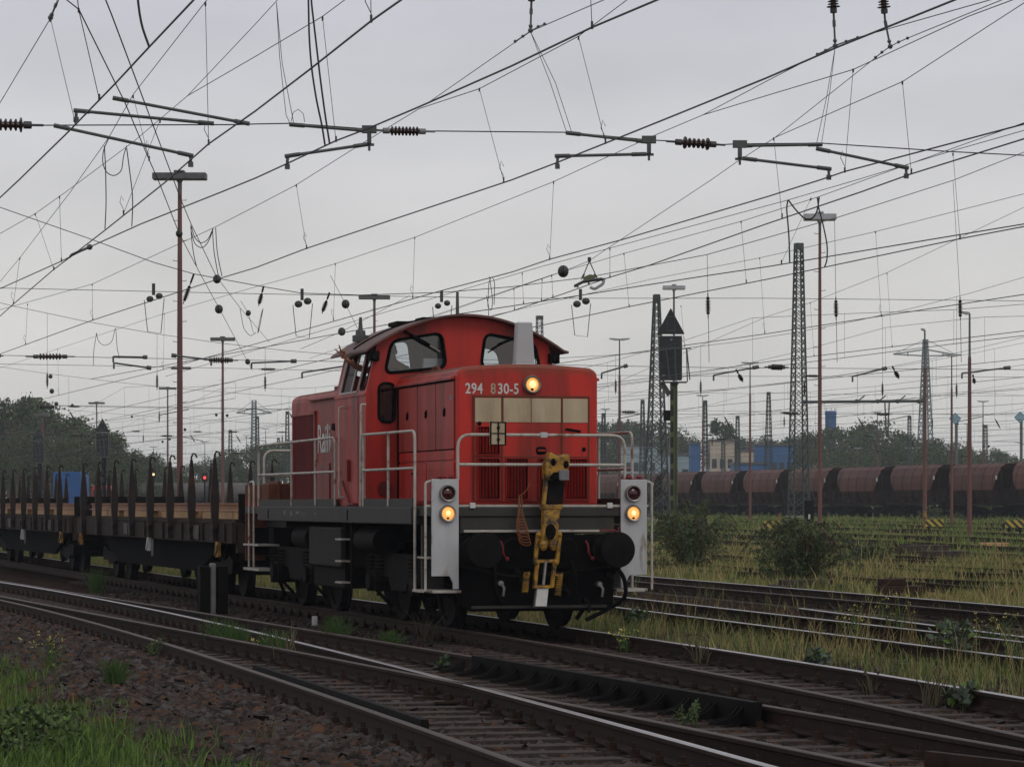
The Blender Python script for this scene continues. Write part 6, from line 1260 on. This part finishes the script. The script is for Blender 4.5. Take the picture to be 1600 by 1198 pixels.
for a, c, d in (((832, -60), (830, 14), (829, 48)), ((1300, -40), (1303, 32), (1305, 72)), ((1377, -40), (1383, 33), (1391, 73)), ((99, -35), (88, 6), (79, 28))):
    insulator(Q(*a), Q(*c), 8, .072 if a[0] > 200 else .03, 'insulator', sp, org, sheds=1); b = MB(); e0, e1 = Q(*c), Q(*d); b.tube([e0, e0.lerp(e1, .25)], .022, 6); b.tube([e0, e1], .013, 6); b.ball(e0.lerp(e1, .8), .028, 6); b.ball(e1, .035, 6)
    for q_ in CL.get(a[0], ()): b.ball(Q(*q_), .022, 6)
    if a[0] in CL: b.tube([Q(*q_) for q_ in CL[a[0]]], .006, 4)
    b.build('hanger_rod', ARM, sp, org); wire('hanger_wire', [Q(*a), Q(a[0], -75)], .008, WIRE, sp, org)
for pts in ([(432, 4), (437, 90), (447, 180), (453, 193)], [(432, 4), (441, 100), (459, 193)], [(829, 50), (860, 130), (885, 206)], [(829, 50), (868, 130), (893, 206)], [(1305, 74), (1292, 150), (1276, 224)], [(1305, 74), (1297, 140), (1284, 222)], [(455, 190), (458, 176), (466, 171), (474, 178), (476, 191)]): wire('hanger_wire', [Q(*q) for q in pts], .0042, WIREB, sp, org)
def jumper(pts, label, r=.011, yl=None):
    Y = Yc(yl or max(p[1] for p in pts)); q = [Vector(P(x, y, Y)) for x, y in pts]
    q = fillet(q, .4, 3); o = wire('jumper_cable', q, r, WIRE, None, q[0], 5); tag(o, label, 'cable', 'jumper cables between the wires')
jumper([(480, -40), (482, 0), (483, 60), (487, 110), (495, 160), (503, 195), (508, 228)], 'left one of the two long hanging cables above the cab'); jumper([(485, -40), (486, 0), (492, 50), (500, 120), (508, 180), (515, 224)], 'right one of the two long hanging cables above the cab')
jumper([(214, -40), (215, 0), (221, 40), (233, 73)], 'short curved cable dropping onto the steepest contact wire', yl=73)
jumper([(170, 216), (161, 235), (160, 255), (166, 270), (178, 276), (190, 268), (193, 243), (198, 228)], 'small cable loop under the left steady arm', .008, 390); jumper([(163, 228), (165, 260), (166, 320), (164, 358)], 'thin jumper dropping from the small cable loop to the contact wire', .008, 359); jumper([(198, 232), (203, 270), (208, 310), (206, 354)], 'second thin jumper right of the small cable loop', .008, 356)
jumper([(1232, 313), (1243, 328), (1258, 343), (1270, 342), (1277, 330), (1280, 308)], 'sagging black cable loop above the silver lamp head', .013, 412); jumper([(1231, 313), (1229, 325), (1233, 370), (1234, 410)], 'black jumper hanging left of the tallest lattice mast', .013, 411); jumper([(1277, 308), (1279, 325), (1286, 350), (1293, 385), (1292, 408), (1288, 418)], 'black jumper hanging beside the tall red brown lamp mast', .013, 433)
jumper([(298, 352), (300, 380), (303, 400), (307, 416)], 'thin cable below the round ball on the tallest lamp mast', .008, 440); jumper([(299, 354), (304, 372), (314, 381), (325, 375), (333, 357)], 'upper hanging cable loop beside the tallest lamp mast', .008, 440); jumper([(299, 362), (304, 382), (316, 389), (326, 378), (333, 358)], 'lower hanging cable loop beside the tallest lamp mast', .008, 440); jumper([(332, 359), (334, 393), (341, 430)], 'cable from the hanging loop to the big ball', .008, 440); jumper([(337, 356), (339, 395), (347, 432)], 'second cable from the hanging loop to the big ball', .008, 440)
jumper([(151, 520), (153, 533), (163, 541), (175, 535), (180, 513)], 'faint cable loop above the distant insulators', .008, 560); jumper([(181, 513), (183, 545), (187, 560)], 'faint jumper right of the faint cable loop', .008, 560); jumper([(151, 520), (146, 550), (146, 571)], 'faint jumper left of the faint cable loop', .008, 560); jumper([(375, 482), (381, 515), (392, 526), (400, 519)], 'faint cable loop beside the wire balls', .008, 560)
jumper([(765, 432), (770, 470), (768, 486), (762, 480), (764, 440), (768, 431), (773, 440), (772, 476)], 'narrow twisted cable loop above the cab roof', .008, 495); jumper([(760, 462), (764, 480), (763, 500)], 'short cable behind the cab roof antenna', .008, 505); jumper([(411, 482), (406, 510), (402, 524), (406, 500), (410, 484)], 'narrow cable loop left of the cab', .008, 530)
for nm, pts, lb, ze in ((0, [(104, 0), (123, 15), (195, 160), (234, 252), (249, 286), (280, 365), (313, 428), (342, 481), (386, 563)], 'steep cross wire strung with dark balls beside the tallest lamp mast', 6.4), (1, [(165, 0), (175, 25), (270, 278), (283, 313), (299, 351), (338, 432), (376, 482), (400, 510)], 'steep cross wire passing under the tallest lamp head', 6.4),
    (2, [(120, -10), (123, 16), (139, 85), (155, 155)], 'thin stay wire dropping to the steepest contact wire', 5.6)):
    q = extend([Vector(P(x, y, Yc(max(y, 0), ze))) for x, y in pts], 4, 8 if nm < 2 else .01); o = wire('cross_wire', q, .0075 if nm < 2 else .004, WIRE, None, q[0]); tag(o, lb, 'wire')
# second cross span with balls
def span2(t, label, mess, up, lo, near=True):
    Qs = lambda x, y: Vector(PT(x, y, t)); org = Qs(*mess[len(mess) // 2]); r = empty('cross_span', org, 0, label, 'cross span', 'cross spans over the tracks')
    for m in ([mess] if mess else []) + [up, lo]: wire('span_wire', [Qs(*q) for q in m], .012 if m is mess else .009, WIREB, r, org)
    return r, org, Qs
r2, o2, Q2 = span2(92, 'sagging cross span wire from which the dark balls hang', [(-80, 296), (0, 324), (140, 373), (240, 410), (303, 428), (400, 446), (471, 458), (560, 461), (690, 457), (800, 448), (920, 433), (1104, 398), (1200, 371), (1305, 341), (1489, 282), (1600, 238), (1680, 206)], [(-80, 449), (0, 450), (400, 459), (800, 466), (1200, 466), (1680, 471)], [(-80, 553), (0, 555), (343, 562), (700, 567), (1100, 574), (1680, 578)])
for x0, y0, x1, y1 in ((117, 557, 40, 557), (318, 562, 372, 563), (1195, 573, 1232, 574), (-20, 555, 5, 556)): insulator(Q2(x0, y0), Q2(x1, y1), 7, .10, 'insulator', r2, o2)
for xt, yt, xb, y0, y1, in ((1105, 398, 1106, 458, 505), (1304, 341, 1306, 464, 508), (1489, 282, 1500, 464, 508)):
    wire('hanger_wire', [Q2(xt, yt), Q2(xb, y0)], .008, WIREB, r2, o2); insulator(Q2(xb, y0), Q2(xb + .5, y1 - 8), 8, .085, 'insulator', r2, o2, caps=DARK); wire('hanger_wire', [Q2(xb + .5, y1 - 9), Q2(xb + 1, y1), Q2(xb + 2, 566)], .010, WIREB, r2, o2)
for a, c in (((412, 447), (404, 478)), ((515, 457), (503, 490)), ((303, 428), (286, 475)), ((1150, 577), (1161, 597)), ((1394, 572), (1405, 592)), ((1520, 585), (1523, 600))):
    a_, c_ = Q2(*a), Q2(*c); m_ = a_.lerp(c_, .3); wire('hanger_wire', [a_, m_], .03, DARK, r2, o2); insulator(m_, c_, 8, .075, 'insulator', r2, o2, caps=DARK)
for a, c in (((177, 557), (230, 558)), ((178, 567), (236, 575)), ((330, 562), (268, 555)), ((393, 567), (463, 564)), ((472, 582), (545, 571)), ((1115, 586), (1185, 573)), ((1332, 588), (1385, 575)), ((1503, 583), (1578, 574)), ((940, 583), (980, 571))):
    a_, c_ = Q2(*a), Q2(*c); b = MB(); b.tube([a_, c_], .03, 6); b.tube([a_.lerp(c_, .88), c_], .07, 6); b.tube([a_, a_ + Vector((0, 0, -.18))], .03, 5); b.build('registration_arm', ARM, r2, o2)
BALLI = pm('ball_insulator_dark', (.028, .032, .03), (.045, .048, .045), 8, .45)
def wball(x, y, d, label, pair=False, Y=None):
    Y = Y or 92 / (CA - SA * (x - 800) / FPX); k = Y / FPX; p = Vector(P(x, y, Y)); r = empty('wire_ball', p, 0, label, 'insulator ball', 'dark balls on the overhead wires'); rr = d * k / 2
    if pair:
        b = MB(); b.ball((-.13, 0, -.12), (rr * 1.15, rr, rr), 12); b.ball((.15, 0, -.03), (rr * 1.15, rr, rr), 12); b.build('ball', BALLI, r, sm=True); b = MB(); b.cyl((-.02, 0, 0), (-.02, 0, .35), .05, n=6); b.tube([(-.3, 0, -.15), (-.2, 0, -1.1), (.2, 0, -1.15), (.3, 0, -.1)], .012, 4); b.build('strap', WIREB, r)
    else:
        b = MB(); b.lathe((-.9 * rr, 0, 0), (.9 * rr, 0, 0), [(0, .15 * rr), (.08, .62 * rr), (.3, .97 * rr), (.5, rr), (.7, .97 * rr), (.92, .62 * rr), (1, .15 * rr)], 14); b.build('ball', BALLI, r, sm=True); b = MB(); b.lathe((-.06 * rr, 0, 0), (.06 * rr, 0, 0), [(0, rr * 1.02), (1, rr * 1.02)], 14); b.build('band', DARK, r)
for pts in ([(516, 430), (540, 475), (563, 522)], [(470, 545), (534, 518), (640, 462)], [(376, 470), (388, 489), (396, 520)]):
    q = [Vector(PT(x, y, 92)) for x, y in pts]; o = wire('cross_wire', q, .007, WIREB, None, q[0]); tag(o, 'thin stay wire holding a dark ball left of the cab roof', 'wire', 'stay wires of the dark balls')
for x, y, d, pr_, lb in ((339, 436, 14, 0, 'big dark ball where the span wire meets the steep cross wire'), (342, 483, 14, 0, 'big dark ball just below another on the steep cross wire'), (241, 461, 10, 1, 'hanging pair of dark balls left of the tallest lamp mast'), (473, 469, 11, 1, 'hanging pair of dark balls above the cab side'), (540, 475, 14, 0, 'dark ball floating on the wire above the waving hand'), (534, 518, 13, 0, 'dark ball just above the waving hand'), (691, 472, 9, 1, 'hanging pair of dark balls above the cab roof'), (908, 469, 11, 1, 'hanging pair of dark balls below the section insulator'), (388, 489, 9, 0, 'small dark ball beside a slanting insulator'), (387, 565, 9, 0, 'dark ball right of the slim lamp mast')): wball(x, y, d, lb, pr_)
wball(280, 365, 12, 'dark ball in front of the tallest rust brown lamp mast', Y=Yc(365, 6.4)); wball(880, 424, 19, 'fat dark drum on the wire left of the section insulator', Y=Yc(458))
for x, y, d in ((79, 588, 7), (81, 611, 8), (88, 631, 7), (113, 633, 5), (206, 651, 4), (338, 648, 5), (355, 649, 5), (289, 671, 5), (254, 690, 4), (265, 686, 4), (19, 646, 5), (5, 684, 5), (117, 663, 5), (104, 658, 5), (1371, 705, 4), (1379, 706, 4), (1537, 697, 4), (1545, 697, 4)): wball(x, y, d, 'tiny dark ball on a distant overhead wire', Y=165)
# section insulator
Ys = Yc(440); p = Vector(P(920, 442, Ys)); k = Ys / FPX; r = empty('section_insulator', p, 0, 'greenish section insulator hung on a rope triangle over the meadow', 'section insulator'); b = MB()
for y_ in (-.12, .12): b.tube([(-.26, y_, -.06), (-.1, y_, .02), (.22, y_, .07), (.25, y_, .05)], .022, 6)
for x_ in (-.2, 0, .18): b.bar((x_, -.14, x_ * .3), (x_, .14, x_ * .3), .03, .03)
b.build('runner', ARM, r); b = MB(); b.prism([(-.1, .03), (.12, .09), (.12, .13), (.02, .15), (-.1, .10)], -.05, .05); b.build('body', GREEN, r); b = MB(); b.tube(fillet([(.02, -.1, -.08), (.1, -.1, -.12), (.26, -.1, -.02), (.27, -.1, .08)], .05), .03, 6); b.build('horn', LAMPG, r); b = MB()
for x_ in (-.13, .16): b.tube([(x_, 0, .06), (.01, 0, 34 * k)], .009, 4); b.tube([(x_ * .9, 0, .1), (x_ * .6, 0, 14 * k)], .018, 5)
b.tube([(.01, 0, 33 * k), (.01, 0, 40 * k)], .035, 6); b.build('hanger_rope', WIREB, r)
# far cross spans
for t, lb, ys in ((152, 'third cross span behind the tall lamp masts', 0), (214, 'fourth cross span at the first hopper wagons', 0), (285, 'fifth cross span far back in the haze', 0)):
    w0, w1 = 8, t * .48; org = WT(w0, t, 6); r = empty('cross_span', org, 0, lb, 'cross span', 'cross spans over the tracks')
    for zz, rr in ((8.4, .011), (6.4, .011)): wire('span_wire', [WT(w, t, zz + .1 * math.sin(w * .1)) for w in np.linspace(w0, w1, 12)], rr, WIREB, r, org)
    wire('span_wire', [WT(w, t, 9.0 + 5 * (2 * (w - w0) / (w1 - w0) - 1) ** 2) for w in np.linspace(w0, w1, 20)], .012, WIREB, r, org)
    w = w0 + 2; i = 0
    while w < w1 - 3:
        for zz in (8.4, 6.4):
            ww = w + random.uniform(-.8, .8)
            if random.random() < .42: insulator(WT(ww - .5, t, zz), WT(ww + .5, t, zz), 5, .085, 'insulator', r, org, caps=DARK)
        if random.random() < .8: s = random.choice((-1, 1)); a_ = Vector(WT(w + 1.6, t, 6.35)); c_ = Vector(WT(w + 1.6 + s * 1.5, t, 6.05)); b = MB(); b.tube([a_, c_, c_ + Vector((0, 0, -.2))], .025, 5); b.build('registration_arm', ARM, r, org)
        zz = 9.0 + 5 * (2 * (w - w0) / (w1 - w0) - 1) ** 2
        wire('hanger_wire', [WT(w, t, zz), WT(w, t, 8.1)], .008, WIREB, r, org); insulator(WT(w, t, 8.15), WT(w + random.choice((0, 0, .5)), t, 7.3), 6, .075, 'insulator', r, org, caps=DARK)
        w += random.uniform(4.2, 6.4)
# ================================================================ HAZE
HZ = bpy.data.materials.new('haze_air'); HZ.use_nodes = True; hn, hl = HZ.node_tree.nodes, HZ.node_tree.links; hn.remove(hn['Principled BSDF'])
hv = hn.new('ShaderNodeVolumePrincipled'); hv.inputs['Density'].default_value = .00024; hv.inputs['Color'].default_value = (.80, .89, 1.0, 1); hv.inputs['Anisotropy'].default_value = .1
hl.new(hv.outputs[0], hn['Material Output'].inputs['Volume'])
b = MB(); b.add([WT(w, t, z) for z in (-1.4, 48) for t in (-60, 2650) for w in (-930, 930)], [(0, 2, 3, 1), (4, 5, 7, 6), (0, 1, 5, 4), (2, 6, 7, 3), (0, 4, 6, 2), (1, 3, 7, 5)])
o = b.build('haze', HZ); tag(o, kind='stuff')
